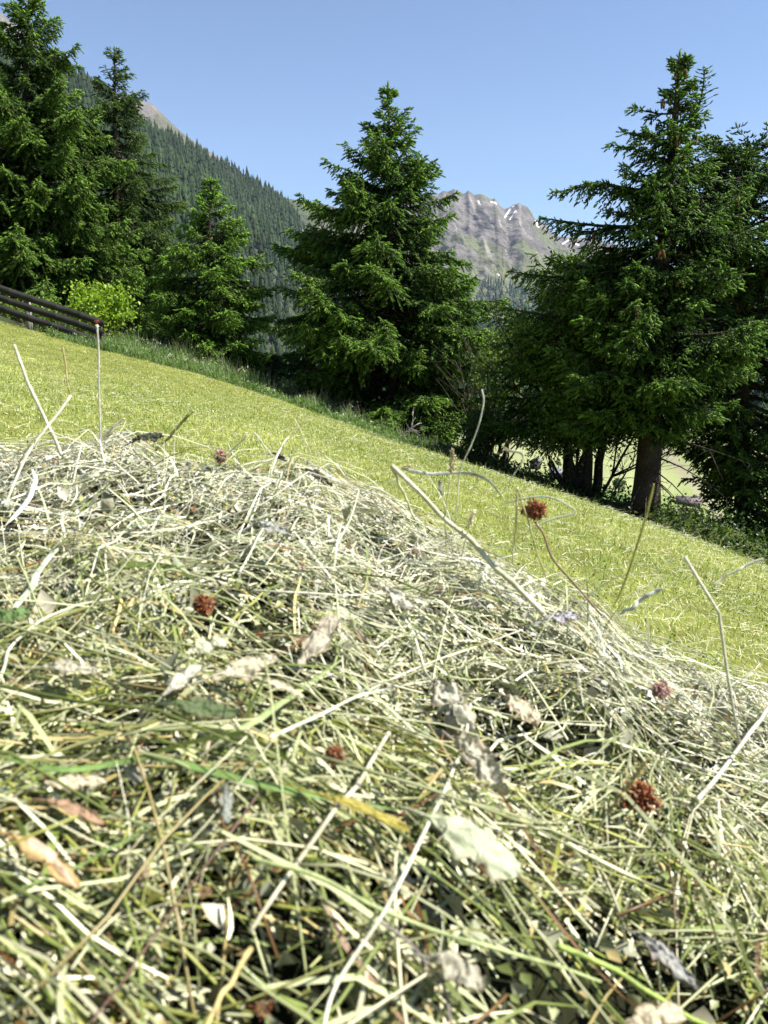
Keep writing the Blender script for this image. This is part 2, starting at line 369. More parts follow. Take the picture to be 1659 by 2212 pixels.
def add_fingers(mb, P, Dn, Ln, col, nn):
    V, T = finger_template(nn)
    N = len(P); Dn = norm(Dn)
    up = np.where(np.abs(Dn[:, 2:3]) < .9, [[0, 0, 1.0]], [[1.0, 0, 0]])
    A = norm(np.cross(Dn, up)); B = np.cross(A, Dn)
    roll = R.uniform(0, 6.3, N)[:, None]; A, B = A*np.cos(roll)+B*np.sin(roll), B*np.cos(roll)-A*np.sin(roll)
    v = P[:, None] + Ln[:, None, None]*(V[None, :, 0:1]*Dn[:, None]+V[None, :, 1:2]*A[:, None]+V[None, :, 2:3]*B[:, None])
    tt = (np.arange(N)*len(V))[:, None, None]+T[None]
    mb.add(v, tris=tt, col=np.repeat(col[:, None], len(V), 1).reshape(-1, 3))

CONE = None
def spruce(label, apex, base_px, D, profile, seed, base_py=None, n_lay=30, per=5, crown_lo=0.0, tipcol=(.21, .36, .05), oldcol=(.018, .04, .011), trunk_r=.12, fl=.085, nn=8, droop=.35, cones=0, dead=0, D_top=None, name='spruce_tree', arms=(), twin=False, tip_lean=0, dens=1.0):
    global R
    Rs = R; R = np.random.default_rng(seed)
    A = at(apex[0], apex[1], D_top or D)
    bx = at(base_px, base_py or 900, D)[0]
    B = np.array([bx, D, float(H(bx, D))])
    if base_py: B[2] = min(B[2], at(base_px, base_py, D)[2])
    Ht = A[2]-B[2]
    root = empty(name, B - np.array([0, 0, .0]), label, 'tree', 'spruces along the meadow edge')
    # trunk
    ks = np.linspace(0, 1, 14)
    wob = (np.stack([np.sin(ks*5+seed), np.cos(ks*4+seed*2), 0*ks], -1))*.03*Ht/8*(ks*(1-ks)*4)[:, None]
    TP = B[None]*(1-ks)[:, None]+A[None]*ks[:, None]+wob; TP[0, 2] -= .3
    tb = MB(); rad = trunk_r*(1-ks)**.8+.012; rad[0] *= 1.35; rad[1] *= 1.08
    tb.tube(TP, rad, 10, (.055, .042, .034))
    def trunk(k): return np.stack([np.interp(k, ks, TP[:, i]) for i in range(3)], -1)
    # branches
    prof = np.array(profile, float)     # (py, left half width px, right half width px)
    zc = np.array([at(apex[0], p, D)[2] for p in prof[:, 0]])
    o = np.argsort(zc); zc = zc[o]; wl = prof[o, 1]*D/F*1.1; wr = prof[o, 2]*D/F*1.1
    lay = crown_lo + (1-crown_lo)*np.linspace(0.0, .985, n_lay)**.92
    lay = crown_lo + (1-crown_lo)*np.linspace(0.0, .985, int(n_lay*1.3))**1.12; per = per+1; K = np.repeat(lay, per); NB = len(K)
    K = np.clip(K + R.normal(0, .45/n_lay, NB), crown_lo*.8, .985)
    ph = R.uniform(0, 2*math.pi, NB)
    z0 = B[2]+K*Ht
    cs = np.cos(ph); avg = .5*(np.interp(z0, zc, wl)+np.interp(z0, zc, wr))
    side = np.where(cs > 0, np.interp(z0, zc, wr), np.interp(z0, zc, wl))
    Lb = (avg*(1-np.abs(cs))+side*np.abs(cs))*np.clip(R.normal(.9, .16, NB), .5, 1.15)+.05
    a1 = -.30+.75*sstep(.55, 1, K) + R.normal(0, .08, NB); a2 = .16+.12*(1-K)
    if arms:
        at_ = np.array([at(u, v, D) for u, v in arms]); bxz = np.array([trunk(np.array([np.clip((p[2]-B[2])/Ht, 0, 1)]))[0, 0] for p in at_])
        La = np.abs(at_[:, 0]-bxz); Ka = (at_[:, 2]-La*.04-B[2])/Ht; na = len(arms)
        K = np.concatenate([K, Ka]); Lb = np.concatenate([Lb, La]); ph = np.concatenate([ph, np.where(at_[:, 0] < bxz, math.pi, 0)+R.normal(0, .06, na)])
        a1 = np.concatenate([a1, np.full(na, -.08)]); a2 = np.concatenate([a2, np.full(na, .12)]); NB += na
    Bk = trunk(K); hd = np.stack([np.cos(ph), np.sin(ph), 0*ph], -1)
    w1, w2, f1_, f2_ = R.normal(0, .045, NB), R.normal(0, .05, NB), R.uniform(3, 8, NB), R.uniform(0, 6, NB); hp = np.stack([-np.sin(ph), np.cos(ph), 0*ph], -1)
    def bpos(i, s): return Bk[i]+hd[i]*(Lb[i]*s)[:, None]+hp[i]*(Lb[i]*s*w2[i]*np.sin(f1_[i]*s*1.3+f2_[i]))[:, None]+np.array([0, 0, 1.0])*(Lb[i]*(a1[i]*s+a2[i]*s*s+s*w1[i]*np.sin(f1_[i]*s+f2_[i])))[:, None]
    for i in range(NB):
        s = np.linspace(0, 1, 9); p = bpos(np.full(9, i), s)
        tb.tube(p, (.006+.017*Lb[i])*(1-s*.85), 4, (.05, .037, .028))
    # twigs
    nst = np.maximum(3, (Lb/.052*dens).astype(int)); bi = np.repeat(np.arange(NB), nst*2)
    idx = np.concatenate([np.arange(k*2) for k in nst]); s = (idx//2+R.uniform(.1, .9, len(idx)))/np.repeat(nst, nst*2)
    s = .12+.88*s; sd = np.where(idx % 2, 1., -1.)
    keep = R.uniform(0, 1, len(s)) < np.clip(.15+1.1*s, 0, 1); bi, s, sd = bi[keep], s[keep], sd[keep]
    lt = np.clip(.46*Lb[bi]*(1.12-s), .13, .6)*np.where(Lb[bi] < .4, .6, 1)*R.uniform(.6, 1.15, len(s))
    an = ph[bi]+sd*R.uniform(.55, 1.05, len(s))
    dz = -droop*R.uniform(-.2, 1.7, len(s))+.25*sstep(.75, 1, K[bi])+.10
    hang = (R.uniform(0, 1, len(s)) < .26*(1-sstep(.8, 1, K[bi]))); dz = np.where(hang, R.uniform(-3.2, -1.0, len(s))*(droop/.35), dz); lt = np.where(hang, lt*.8, lt)
    td = norm(np.stack([np.cos(an), np.sin(an), dz], -1)); tp = bpos(bi, s)
    # fingers
    nf = np.maximum(2, (lt/.034*dens).astype(int)); ti = np.repeat(np.arange(len(s)), nf); fi = np.concatenate([np.arange(k) for k in nf])
    q = (fi+.6)/np.repeat(nf, nf); last = (fi == np.repeat(nf, nf)-1)
    fp = tp[ti]+td[ti]*(lt[ti]*q)[:, None]+np.array([0, 0, -1.0])*(lt[ti]*q*q*.25*droop/.35)[:, None]
    sg = np.where(fi % 2, 1., -1.); fa = an[ti]+sg*np.where(last, .1, .75)*R.uniform(.6, 1.2, len(fi))
    fd = np.stack([np.cos(fa), np.sin(fa), td[ti][:, 2]*1.1-droop*R.uniform(-.2, 1.3, len(fi))+.35*sstep(.8, 1, K[bi[ti]])], -1)
    ln = fl*R.uniform(.65, 1.25, len(fi))
    new = np.clip(.55*s[bi_ := ti]+.5*q-.35+R.normal(0, .18, len(fi)), 0, 1)
    tipm = np.clip(new*1.25, 0, 1)*R.uniform(.6, 1, len(fi))
    colr = mix(oldcol, tipcol, tipm)*R.uniform(.75, 1.25, (len(fi), 1))  # young tips brighter than old needles; inner shade and highlights also put into colour
    cm = MB(); add_fingers(cm, fp, fd, ln, colr, nn)
    # shoots sitting on the branch itself
    nb_ = np.maximum(4, (Lb/.028).astype(int)); b_ = np.repeat(np.arange(NB), nb_); s_ = R.uniform(.22, 1, len(b_)); v_ = hd[b_]*R.uniform(.3, 1, (len(b_), 1))+R.normal(0, .55, (len(b_), 3))+np.array([0, 0, .12])
    add_fingers(cm, bpos(b_, s_), v_, fl*R.uniform(.6, 1.15, len(b_)), mix(oldcol, tipcol, np.clip(R.normal(.25+.4*s_, .22), 0, 1))*R.uniform(.75, 1.25, (len(b_), 1)), nn)
    # branch end shoots and leader
    ep = bpos(np.arange(NB), np.ones(NB)); ed = hd+np.array([0, 0, .25])
    for r_ in range(3):
        add_fingers(cm, ep-hd*.04*r_, ed+R.normal(0, .35, ed.shape), np.full(NB, fl*1.1), mix(oldcol, tipcol, R.uniform(.5, 1, NB)), nn)
    kk = np.linspace(.90, .997, 26); lp = trunk(kk); la = np.arange(26)*2.4
    add_fingers(cm, lp, np.stack([np.cos(la), np.sin(la), .7+0*la], -1), fl*np.linspace(1.4, .9, 26), mix(oldcol, tipcol, R.uniform(.2, .9, 26)), nn)
    add_fingers(cm, trunk(np.array([.985, .99, .995])), np.tile([[.02, 0, 1.0]], (3, 1)), np.full(3, fl*1.7), mix(oldcol, tipcol, np.full(3, .5)), nn)
    if twin:
        K2 = np.linspace(0, 1, 20); b0 = trunk(np.array([.82]))[0]; b1 = at(1522, 152, D)
        pp = b0[None]*(1-K2)[:, None]+b1[None]*K2[:, None]; pp[:, 0] += .12*np.sin(K2*math.pi)
        tb.tube(pp, .03*(1-K2)+.006, 5, (.05, .037, .028))
        for k in range(7, 20):
            for j in range(4):
                a = R.uniform(0, 6.3); L = (.06+.32*(1-K2[k]))*R.uniform(.6, 1.1); w = np.array([math.cos(a), math.sin(a), .35]); m = max(2, int(L/.05))
                pts = pp[k]+w*np.linspace(.0, L, m)[:, None]
                tb.tube(np.stack([pts[0], pts[-1]]), [.006, .003], 4, (.05, .037, .028))
                dd = np.stack([np.cos(a+R.uniform(-1, 1, m)), np.sin(a+R.uniform(-1, 1, m)), R.uniform(-.1, .5, m)], -1)
                add_fingers(cm, pts, dd, np.full(m, fl*.85), mix(oldcol, tipcol, R.uniform(.2, .8, m)), nn)
    if dead:
        for i in range(dead):
            k = R.uniform(.03, max(crown_lo, .08)*1.1); a = R.uniform(0, 6.3); L = R.uniform(.5, 1.5)
            s5 = np.linspace(0, 1, 6); p0 = trunk(np.array([k]))[0]
            p = p0+np.outer(s5*L, [math.cos(a), math.sin(a), -.15])-np.outer(s5**2*L*R.uniform(.05, .5), [0, 0, 1])
            tb.tube(p, .016*(1-s5*.8), 4, (.045, .036, .03))
            for j in range(5):
                q0 = p[R.integers(2, 6)]; tb.tube(np.stack([q0, q0+R.normal(0, .14, 3)+np.array([0, 0, -.08])]), [.006, .002], 3, (.045, .036, .03))
    tb.build('trunk', M_BARK, root, smooth=True)
    cm.build('crown', M_NEEDLE, root)
    if cones:
        cb = MB(); s8 = np.linspace(0, 1, 7); cb.tube(np.outer(s8, [0, 0, -.135]), np.array([.008, .018, .021, .021, .019, .015, .006]), 8, (.11, .055, .025))
        for i in range(60):
            s_ = .05+.9*i/60; a = i*2.4; r_ = .021*math.sin(math.pi*min(1, s_*.8+.15)); c = np.array([math.cos(a), math.sin(a), 0]); sd_ = np.array([-c[1], c[0], 0])
            p0 = c*r_+np.array([0, 0, -.135*s_]); cb.add([p0-sd_*.006, p0+sd_*.006, p0+c*.005+np.array([0, 0, -.012])], tris=[[0, 1, 2]], col=(.15, .08, .04))
        o0 = None; pick = [i for i in range(NB) if K[i] > .45 and hd[i][1] < .5]; R.shuffle(pick)
        for c_ in range(cones):
            i = pick[(c_//2) % len(pick)]; s_ = R.uniform(.72, .98)
            p = bpos(np.array([i]), np.array([s_]))[0]+np.array([R.normal(0, .05), R.normal(0, .05)-.04, -.03])
            if o0 is None:
                o = o0 = cb.build('cone', M_WOOD); o.parent = root
            else: o = o0.copy(); C.objects.link(o); o.parent = root
            o.location = Vector(p-B); o.rotation_euler = (R.normal(0, .15), R.normal(0, .15), R.uniform(0, 6))
    R = Rs
    return root

spruce('tallest dark spruce whose tip leaves the picture top, behind the wooden fence', (62, -12), 60, 22,
       [(-12, 4, 4), (60, 30, 45), (120, 60, 70), (200, 90, 105), (300, 140, 165), (400, 165, 180), (500, 180, 195), (600, 200, 205), (720, 200, 190), (800, 200, 180)], 101, n_lay=34, per=6, trunk_r=.17, droop=.45, fl=.105)
spruce('narrow dark spruce with a thin open tip, right of the tallest spruce', (247, 106), 262, 24.5,
       [(106, 5, 5), (150, 17, 17), (190, 26, 36), (240, 50, 52), (320, 82, 78), (420, 110, 115), (520, 140, 125), (640, 160, 125), (760, 160, 130), (860, 150, 120)], 202, n_lay=36, per=6, tipcol=(.15, .25, .04), oldcol=(.011, .026, .010), trunk_r=.15)
spruce('small bright green young spruce between fence end and big middle spruce', (454, 392), 455, 18.5,
       [(392, 4, 4), (440, 16, 22), (480, 34, 45), (520, 70, 72), (560, 95, 102), (620, 118, 108), (700, 130, 118), (780, 140, 120), (850, 130, 115), (900, 100, 90)], 303, n_lay=26, per=6, tipcol=(.24, .43, .05), trunk_r=.08, fl=.085)
spruce('full symmetrical spruce standing alone in the middle below the rocky peak', (838, 186), 855, 19,
       [(186, 3, 3), (230, 12, 12), (265, 26, 30), (300, 40, 46), (330, 58, 56), (380, 105, 84), (440, 142, 112), (500, 172, 125), (560, 205, 145), (610, 252, 172), (660, 262, 215), (720, 275, 195), (800, 275, 185), (870, 255, 175), (950, 190, 140)], 404, n_lay=44, per=6, tipcol=(.21, .37, .05), trunk_r=.14, fl=.10)
spruce('tall ragged spruce with hanging cones and a thick bare lower trunk', (1468, 122), 1392, 12.3,
       [(122, 3, 3), (200, 14, 22), (260, 30, 34), (300, 62, 44), (350, 100, 44), (400, 80, 95), (440, 105, 150), (475, 125, 180), (530, 165, 190), (590, 190, 200), (650, 235, 205), (700, 265, 190), (780, 260, 190), (850, 225, 130), (930, 100, 50)], 505, base_py=1118, n_lay=31, per=6, crown_lo=.22, tipcol=(.17, .31, .045), oldcol=(.010, .024, .009), trunk_r=.19, fl=.082, cones=30, dead=16, twin=True, dens=.92, arms=((1200, 394), (1260, 402), (1168, 474), (1225, 482), (1108, 585), (1180, 560), (1085, 668), (1345, 285), (1365, 240), (1640, 380), (1290, 780)))
spruce('dark spruce cut by the picture edge with low branches sweeping over the bank', (1612, 318), 1668, 13.6,
       [(318, 25, 25), (345, 75, 60), (390, 110, 100), (450, 150, 150), (560, 180, 200), (700, 190, 210), (800, 190, 200), (900, 160, 200), (990, 120, 160), (1060, 60, 120)], 606, arms=((1540, 1085), (1570, 1120), (1520, 1165), (1560, 1195), (1600, 1140), (1500, 985)), crown_lo=.27, n_lay=30, per=6, tipcol=(.14, .25, .04), oldcol=(.010, .024, .009), trunk_r=.17, fl=.085, dead=6)
spruce('lower dense spruce just left of the thick trunk, hiding the stems of the broadleaved tree', (1232, 560), 1228, 14.0,
       [(560, 5, 5), (590, 40, 45), (640, 95, 85), (700, 150, 120), (780, 172, 135), (860, 165, 135), (930, 130, 110), (960, 60, 60)], 808, base_py=1066, dens=.85, n_lay=19, per=6, crown_lo=.30, tipcol=(.15, .28, .042), oldcol=(.010, .024, .009), trunk_r=.085, fl=.08)
spruce('low dark sapling spruce between the small and the middle spruce', (585, 772), 585, 18, [(772, 3, 3), (800, 22, 22), (840, 40, 40), (900, 55, 55), (960, 50, 50)], 707, n_lay=12, per=6, tipcol=(.035, .075, .03), trunk_r=.035, fl=.085)

# ------------------------------------------------------------------ broadleaved tree and bushes
def leaf_cloud(mb, P, size, col, seed, flat=.5):
    rg = np.random.default_rng(seed); N = len(P)
    n_ = norm(rg.normal(0, 1, (N, 3))+np.array([0, 0, flat])); a = norm(np.cross(n_, rg.normal(0, 1, (N, 3)))); b = np.cross(n_, a)
    s = (size*rg.uniform(.6, 1.3, N))[:, None]; f = .25*s*n_
    v = np.stack([P, P+a*s*.5+b*s*.38+f, P+a*s*1.1, P+a*s*.5-b*s*.38+f], 1)
    q = np.arange(N)[:, None]*4
    mb.add(v, tris=np.concatenate([q+np.array([[0, 1, 2]]), q+np.array([[0, 2, 3]])]), col=np.repeat(col, 4, 0))
def grow(mb, p, d, L, r, lvl, tips, rg, col, spread=.6, lift=.12):
    n = 5; pts = [np.array(p)]; dd = np.array(d, float)
    for k in range(n):
        dd = dd+rg.normal(0, .13, 3)+np.array([0, 0, lift*.3]); dd /= np.linalg.norm(dd); pts.append(pts[-1]+dd*L/n)
    rad = np.linspace(r, r*.55, n+1); mb.tube(np.array(pts), rad, 7 if lvl > 2 else 4, col)
    if lvl == 0: tips += pts[2:]; return
    if lvl <= 2: tips += pts[3:]
    for k in range(rg.integers(3, 5)):
        j = rg.integers(2, n+1); e = dd+rg.normal(0, spread, 3); e[2] += lift; e /= np.linalg.norm(e)
        grow(mb, pts[j], e, L*rg.uniform(.55, .8), rad[j]*.62, lvl-1, tips, rg, col, spread, lift)
rg = np.random.default_rng(33)
bx = at(1262, 1060, 13.2); B = np.array([bx[0], 13.2, min(float(H(bx[0], 13.2)), bx[2])])
root = empty('broadleaved_tree', B, 'many stemmed broadleaved tree with pale leaves, left of the bare spruce trunk', 'tree')
tb, tips = MB(), []
for (ox, dirx, L, r, lvl) in ((-.10, -.10, 1.9, .085, 3), (.02, .02, 2.1, .095, 3), (.17, .09, 2.0, .09, 3), (-.04, -.4, 1.2, .05, 3), (-.15, -.75, .95, .035, 2), (.2, .6, 1.5, .035, 2), (.0, -.15, 2.3, .05, 3)):
    grow(tb, B+np.array([ox, rg.normal(0, .06), -.2]), norm(np.array([dirx, rg.normal(0, .15), 1.0])), L*.9, r, lvl, tips, rg, (.032, .027, .022), .5, .3)
tips = np.array(tips); tb.build('trunk', M_BARK, root, smooth=True)
tipx = CX+F*tips[:, 0]/13.2; tips = tips[(tips[:, 2] > at(0, 960, 13.2)[2]) & (tips[:, 2] < at(0, 575, 13.2)[2]) & ((tipx > 1075) | (tips[:, 2] < at(0, 770, 13.2)[2])) & ((tipx > 1175) | (tips[:, 2] < at(0, 690, 13.2)[2]))]
P = np.repeat(tips, 24, 0)+rg.normal(0, .17, (len(tips)*24, 3))
crown = MB(); leaf_cloud(crown, P, .055, mix([.05, .09, .015], [.17, .26, .045], rg.uniform(0, 1, len(P))), 5)
crown.build('crown', M_LEAF, root)

def bush(label, cpx, cpy, D, rx, rz, n, size, cols, seed, name='green_bush', group='bushes at the meadow edge', cat='bush'):
    rg = np.random.default_rng(seed); c = at(cpx, cpy, D); gz_ = min(float(H(c[0], D)), c[2]); B = np.array([c[0], D, gz_])
    root = empty(name, B, label, cat, group); tb, tips = MB(), []
    top = c[2]+rz-gz_
    for k in range(9):
        a = rg.uniform(0, 6.3); e = norm(np.array([math.cos(a)*rx/top*1.3, math.sin(a)*rx/top*1.3, 1]))
        grow(tb, B+rg.normal(0, .05, 3)*np.array([1, 1, 0])-np.array([0, 0, .05]), e, top*rg.uniform(.45, .62), .014*max(1, top), 2, tips, rg, (.06, .05, .035), .5, .15)
    tips = np.array(tips); ok = (((tips-c)/np.array([rx, rx, rz]))**2).sum(1) < 1.25
    tips = tips[ok] if ok.sum() > 20 else tips
    m = int(n/len(tips))+1; P = np.repeat(tips, m, 0)+rg.normal(0, rx*.13, (len(tips)*m, 3))
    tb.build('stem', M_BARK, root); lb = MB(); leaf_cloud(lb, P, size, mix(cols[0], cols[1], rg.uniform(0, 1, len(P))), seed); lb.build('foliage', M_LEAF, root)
    return root
bush('bright lime green bush behind the lower end of the fence', 222, 682, 16.9, .62, .74, 4200, .075, ([.16, .27, .02], [.30, .42, .05]), 1)
bush('lime leaved bush seen through the fence boards near its upper post', 62, 652, 17.2, .6, .26, 900, .05, ([.10, .19, .025], [.22, .33, .05]), 2)
bush('little leafy bush under the fence beside its lowest board', 130, 690, 16.9, .5, .3, 900, .06, ([.09, .17, .025], [.2, .3, .05]), 12)
bush('grey green shrub with pale blossoms at foot of dark sapling spruce', 620, 845, 16.9, .22, .28, 800, .05, ([.12, .17, .06], [.30, .34, .18]), 3)
bush('pale green shrub left of the dark sapling spruce', 518, 822, 16.9, .3, .24, 900, .05, ([.10, .17, .04], [.22, .28, .10]), 13)
bush('sunlit shrub on the bank right of the thick spruce trunk', 1510, 1120, 12.6, .42, .3, 900, .045, ([.12, .17, .05], [.26, .30, .12]), 4)
bush('shadowed shrub low on the bank below the right hand spruce', 1560, 1195, 11.2, .5, .22, 1500, .05, ([.03, .06, .015], [.08, .13, .03]), 5)  # dark leaf colours carry the shade below the spruce
bush('dark shrub in shade just left of the many stemmed tree', 1040, 930, 14.6, .42, .42, 2600, .05, ([.03, .06, .015], [.09, .14, .03]), 6)  # shade beside the stems is put into the leaf colours
bush('leafy shrub whose top shows pale green beside the middle spruce', 1075, 800, 16.0, .45, .75, 2600, .055, ([.06, .11, .025], [.2, .28, .07]), 7)

# ------------------------------------------------------------------ wooden fence
B = at(215, 760, 16); Bz = float(H(B[0], 16.05)); fr = empty('wooden_fence', (B[0], 16.05, Bz), 'dark wooden fence of three wide boards going up the slope', 'fence')
def plank(a, b, h, th, col):
    a, b = np.array(a), np.array(b); m = MB(); n = 9; s = np.linspace(0, 1, n); c = a+(b-a)*s[:, None]; c[:, 2] += .012*np.sin(s*9)
    for k in range(n-1):
        p, q = c[k], c[k+1]; v = [p+[0, 0, -h/2], q+[0, 0, -h/2], q+[0, 0, h/2], p+[0, 0, h/2]]; v = np.array(v); w = v+np.array([0, th, 0])
        m.add(np.concatenate([v, w]), quads=[[0, 1, 2, 3], [7, 6, 5, 4], [3, 2, 6, 7], [1, 0, 4, 5]], col=col)
        if k == 0: m.add(np.concatenate([v, w]), quads=[[0, 3, 7, 4]], col=col)
        if k == n-2: m.add(np.concatenate([v, w]), quads=[[1, 5, 6, 2]], col=col)
    return m
for (yl, yr, xr) in ((-66, 700, 224), (0, 720, 222), (0, 738, 209)):
    pass
for (y0, y1, x1) in ((622, 700, 224), (642.5, 719.5, 222), (664, 738.5, 209)):
    k = (y1-y0)/x1
    plank(at(-190, y0-190*k, 16), at(x1, y1, 16), .138, .03, (.024, .023, .022)).build('board', M_WOOD, fr)
for (pxx, top, c) in ((-150, 590, (.05, .047, .043)), (58, 645, (.20, .19, .18)), (214, 706, (.05, .047, .044))):
    t_ = at(pxx, top, 16.08); m = MB(); gz_ = float(H(t_[0], 16.08))
    m.box((t_[0]-.05, 16.035, gz_-.3), (t_[0]+.05, 16.13, t_[2]), c); m.build('post', M_WOOD, fr)

# ------------------------------------------------------------------ valley barns and trees
def ground_at(px_, py_):
    d_ = ray(px_, py_); d_ = d_/d_[1]
    ss = np.arange(60., 900., 1.5); k = np.argmax(ss*d_[2] <= H(ss*d_[0], ss)); return float(ss[k])
def barn(label, px_, py_, D, w, dpt, hw, hr, wall, roof, yaw, group='barns in the valley', shed=False):
    D2 = ground_at(px_, py_); k_ = D2/D; w, dpt, hw, hr = w*k_, dpt*k_, hw*k_, hr*k_; c = at(px_, py_, D2)
    B = np.array([c[0], c[1], c[2]]); root = empty('wooden_barn', B, label, 'barn', group)
    cy, sy = math.cos(yaw), math.sin(yaw); Mx = (np.array([[cy, -sy, 0], [sy, cy, 0], [0, 0, 1]]), B)
    m = MB(); m.box((-w/2, -dpt/2, -.5*k_), (w/2, dpt/2, hw), wall, Mx)
    g = np.array([[-w/2, -dpt/2, hw], [-w/2, dpt/2, hw], [-w/2, 0, hw+hr], [w/2, -dpt/2, hw], [w/2, dpt/2, hw], [w/2, 0, hw+hr]]) @ Mx[0].T+B
    m.add(g, tris=[[0, 2, 1], [3, 4, 5]], col=wall); 
    m.build('wall', M_WOOD, root)
    m = MB(); e = .3*k_
    for s_ in (-1, 1):
        y1 = s_*(dpt/2+e); z1 = hw-hr*e/(dpt/2)+.05
        lo = np.array([[-w/2-e, 0, hw+hr+.06], [w/2+e, 0, hw+hr+.06], [w/2+e, y1, z1], [-w/2-e, y1, z1]]); hi = lo+np.array([0, 0, .16])
        v = np.concatenate([lo, hi]) @ Mx[0].T+B
        m.add(v, quads=[[0, 1, 2, 3], [7, 6, 5, 4], [0, 4, 5, 1], [1, 5, 6, 2], [2, 6, 7, 3], [3, 7, 4, 0]], col=roof)
    m.build('roof', M_ROOF, root)
    m = MB(); m.box((-w*.12, -dpt/2-.06, -.2), (w*.12, -dpt/2-.01, hw*.75), tuple(.5*np.array(wall)), Mx); m.build('door', M_WOOD, root)
    return root, Mx, k_
barn('small dark hay barn with gable end, upper one of two beside the many stemmed tree', 1156, 1013, 260, 3.0, 3.0, 2.7, 1.0, (.045, .04, .035), (.10, .10, .10), 1.15)
barn('small dark hay barn with pale grey roof, nearer of two beside the many stemmed tree', 1202, 1033, 235, 4.0, 3.2, 1.9, .9, (.035, .032, .03), (.13, .135, .16), -.12)
r_, Mx, k_ = barn('long low farm barn with reddish grey roof at right of thick trunk', 1486, 1091, 230, 6.4, 5, 1.2, 1.3, (.04, .03, .026), (.11, .085, .09), -.3)
m = MB(); m.box((1.2*k_, -.5*k_, 1.6*k_), (2.3*k_, .5*k_, 3.1*k_), (.07, .06, .055), Mx); m.build('chimney', M_ROOF, r_)
barn('tiny barn roof on the field crest between the stems and thick trunk', 1328, 1019, 320, 2.0, 1.8, .5, .6, (.05, .045, .04), (.10, .09, .085), .4)
# orange trailer
D2 = ground_at(1420, 1086); k_ = D2/225; B = at(1420, 1086, D2); tr = empty('farm_trailer', B, 'small orange farm trailer parked in the field beside thick trunk', 'trailer')
m = MB(); m.box(B+np.array([-.7, -.5, .3])*k_, B+np.array([.7, .5, .8])*k_, (.42, .17, .03)); m.box(B+np.array([-.6, -.45, .8])*k_, B+np.array([-.1, .45, 1.15])*k_, (.36, .15, .03)); m.build('body', M_ROOF, tr)
for dx in (-.42, .42):
    m = MB(); m.tube(np.array([B+np.array([dx, -.6, .2])*k_, B+np.array([dx, -.5, .2])*k_]), np.array([.22, .22])*k_, 12, (.02, .02, .02)); m.build('wheel', M_ROOF, tr)
def valley_tree(label, px_, py_, D, h, w, cols, seed, conifer=False):
    D2 = ground_at(px_, py_); h, w = h*D2/D, w*D2/D; B = at(px_, py_, D2); rg = np.random.default_rng(seed); root = empty('valley_tree', B, label, 'tree', 'trees in the valley field')
    m = MB(); m.tube(np.array([B+[0, 0, -.5], B+[0, 0, h*.6]]), [w*.07, w*.03], 6, (.04, .03, .025)); m.build('trunk', M_BARK, root)
    N = 1500; m = MB()
    if conifer:
        zz = rg.uniform(.05, 1, N); a = rg.uniform(0, 6.3, N); r = (1-zz)*w/2*rg.uniform(.3, 1, N)**.5
        P = B+np.stack([np.cos(a)*r, np.sin(a)*r, zz*h], -1)
    else:
        cl = rg.normal(0, 1, (14, 3)); cl = norm(cl)*rg.uniform(.3, 1, (14, 1))*np.array([w*.38, w*.38, h*.28]); k = rg.integers(0, 14, N)
        P = B+np.array([0, 0, h*.6])+cl[k]+norm(rg.normal(0, 1, (N, 3)))*rg.uniform(.5, 1, (N, 1))*w*.17
    leaf_cloud(m, P, w*.075, mix(cols[0], cols[1], rg.uniform(0, 1, N)), seed); m.build('crown', M_LEAF, root)
G1 = ([.035, .07, .02], [.08, .13, .035])
valley_tree('round dark green valley tree, left of two between stems and trunk', 1292, 1048, 215, 3.2, 2.8, G1, 1)
valley_tree('broad dark green valley tree, right of two between stems and trunk', 1336, 1066, 200, 3.8, 4.4, G1, 2)
valley_tree('low rounded valley tree tucked directly behind the thick trunk', 1415, 1077, 215, 2.6, 1.6, G1, 3)
valley_tree('single small pointed conifer alone in the valley field', 1448, 1092, 220, 2.0, 1.1, ([.02, .045, .02], [.05, .09, .03]), 4, True)
valley_tree('olive valley tree beside the two small hay barns', 1206, 1012, 290, 3.4, 3.0, ([.06, .09, .03], [.12, .16, .06]), 5)

# ------------------------------------------------------------------ meadow grass
def ribbons(mb, P, an, lean, L, w, col, S=2, curve=.5, base_dark=None):
    """blades: P root points, an heading, lean from vertical, length L, width w"""
    N = len(P); rows = []
    side = np.stack([-np.sin(an+R.normal(0, .5, N)), np.cos(an), 0*an], -1); side = norm(side+R.normal(0, .3, (N, 3)))
    ang = lean.copy(); p = P.copy(); cols = []
    for k in range(S+1):
        ww = w*(1-.85*(k/S)**1.5)
        rows += [p-side*ww[:, None]/2, p+side*ww[:, None]/2]
        d_ = np.stack([np.cos(an)*np.sin(ang), np.sin(an)*np.sin(ang), np.cos(ang)], -1)
        p = p+d_*(L/S)[:, None]; ang = ang+curve*R.uniform(.2, 1.2, N)
    v = np.stack(rows, 1); m = 2*(S+1)
    q = np.array([[2*k, 2*k+1, 2*k+3, 2*k+2] for k in range(S)])
    mb.add(v, quads=(np.arange(N)*m)[:, None, None]+q[None], col=np.repeat(col, m, 0))
gm = MB()
N = 420000
u = R.uniform(-.80, .72, N); y = R.uniform(.9, 19, N)**1.0; x = u*y; y = np.where(y < 2.5, y, y)
d = edge_d(x, y); k = (d < .25) & (R.uniform(0, 1, N) < np.clip(.35+y/6, 0, 1)*np.clip(.35+1.9*(fbm(x*6, y*6, 71, 3)-.2), .2, 1)); x, y, d = x[k], y[k], d[k]; N = len(x)
tone = np.clip(.42+1.0*(fbm(x*.9, y*.9, 51, 4)-.5)+.7*(fbm(x*.55+y*.25, y*.16-x*.05, 53, 3)-.5)+R.normal(0, .24, N), 0, 1)
col = mix([.16, .24, .035], [.49, .54, .15], tone)
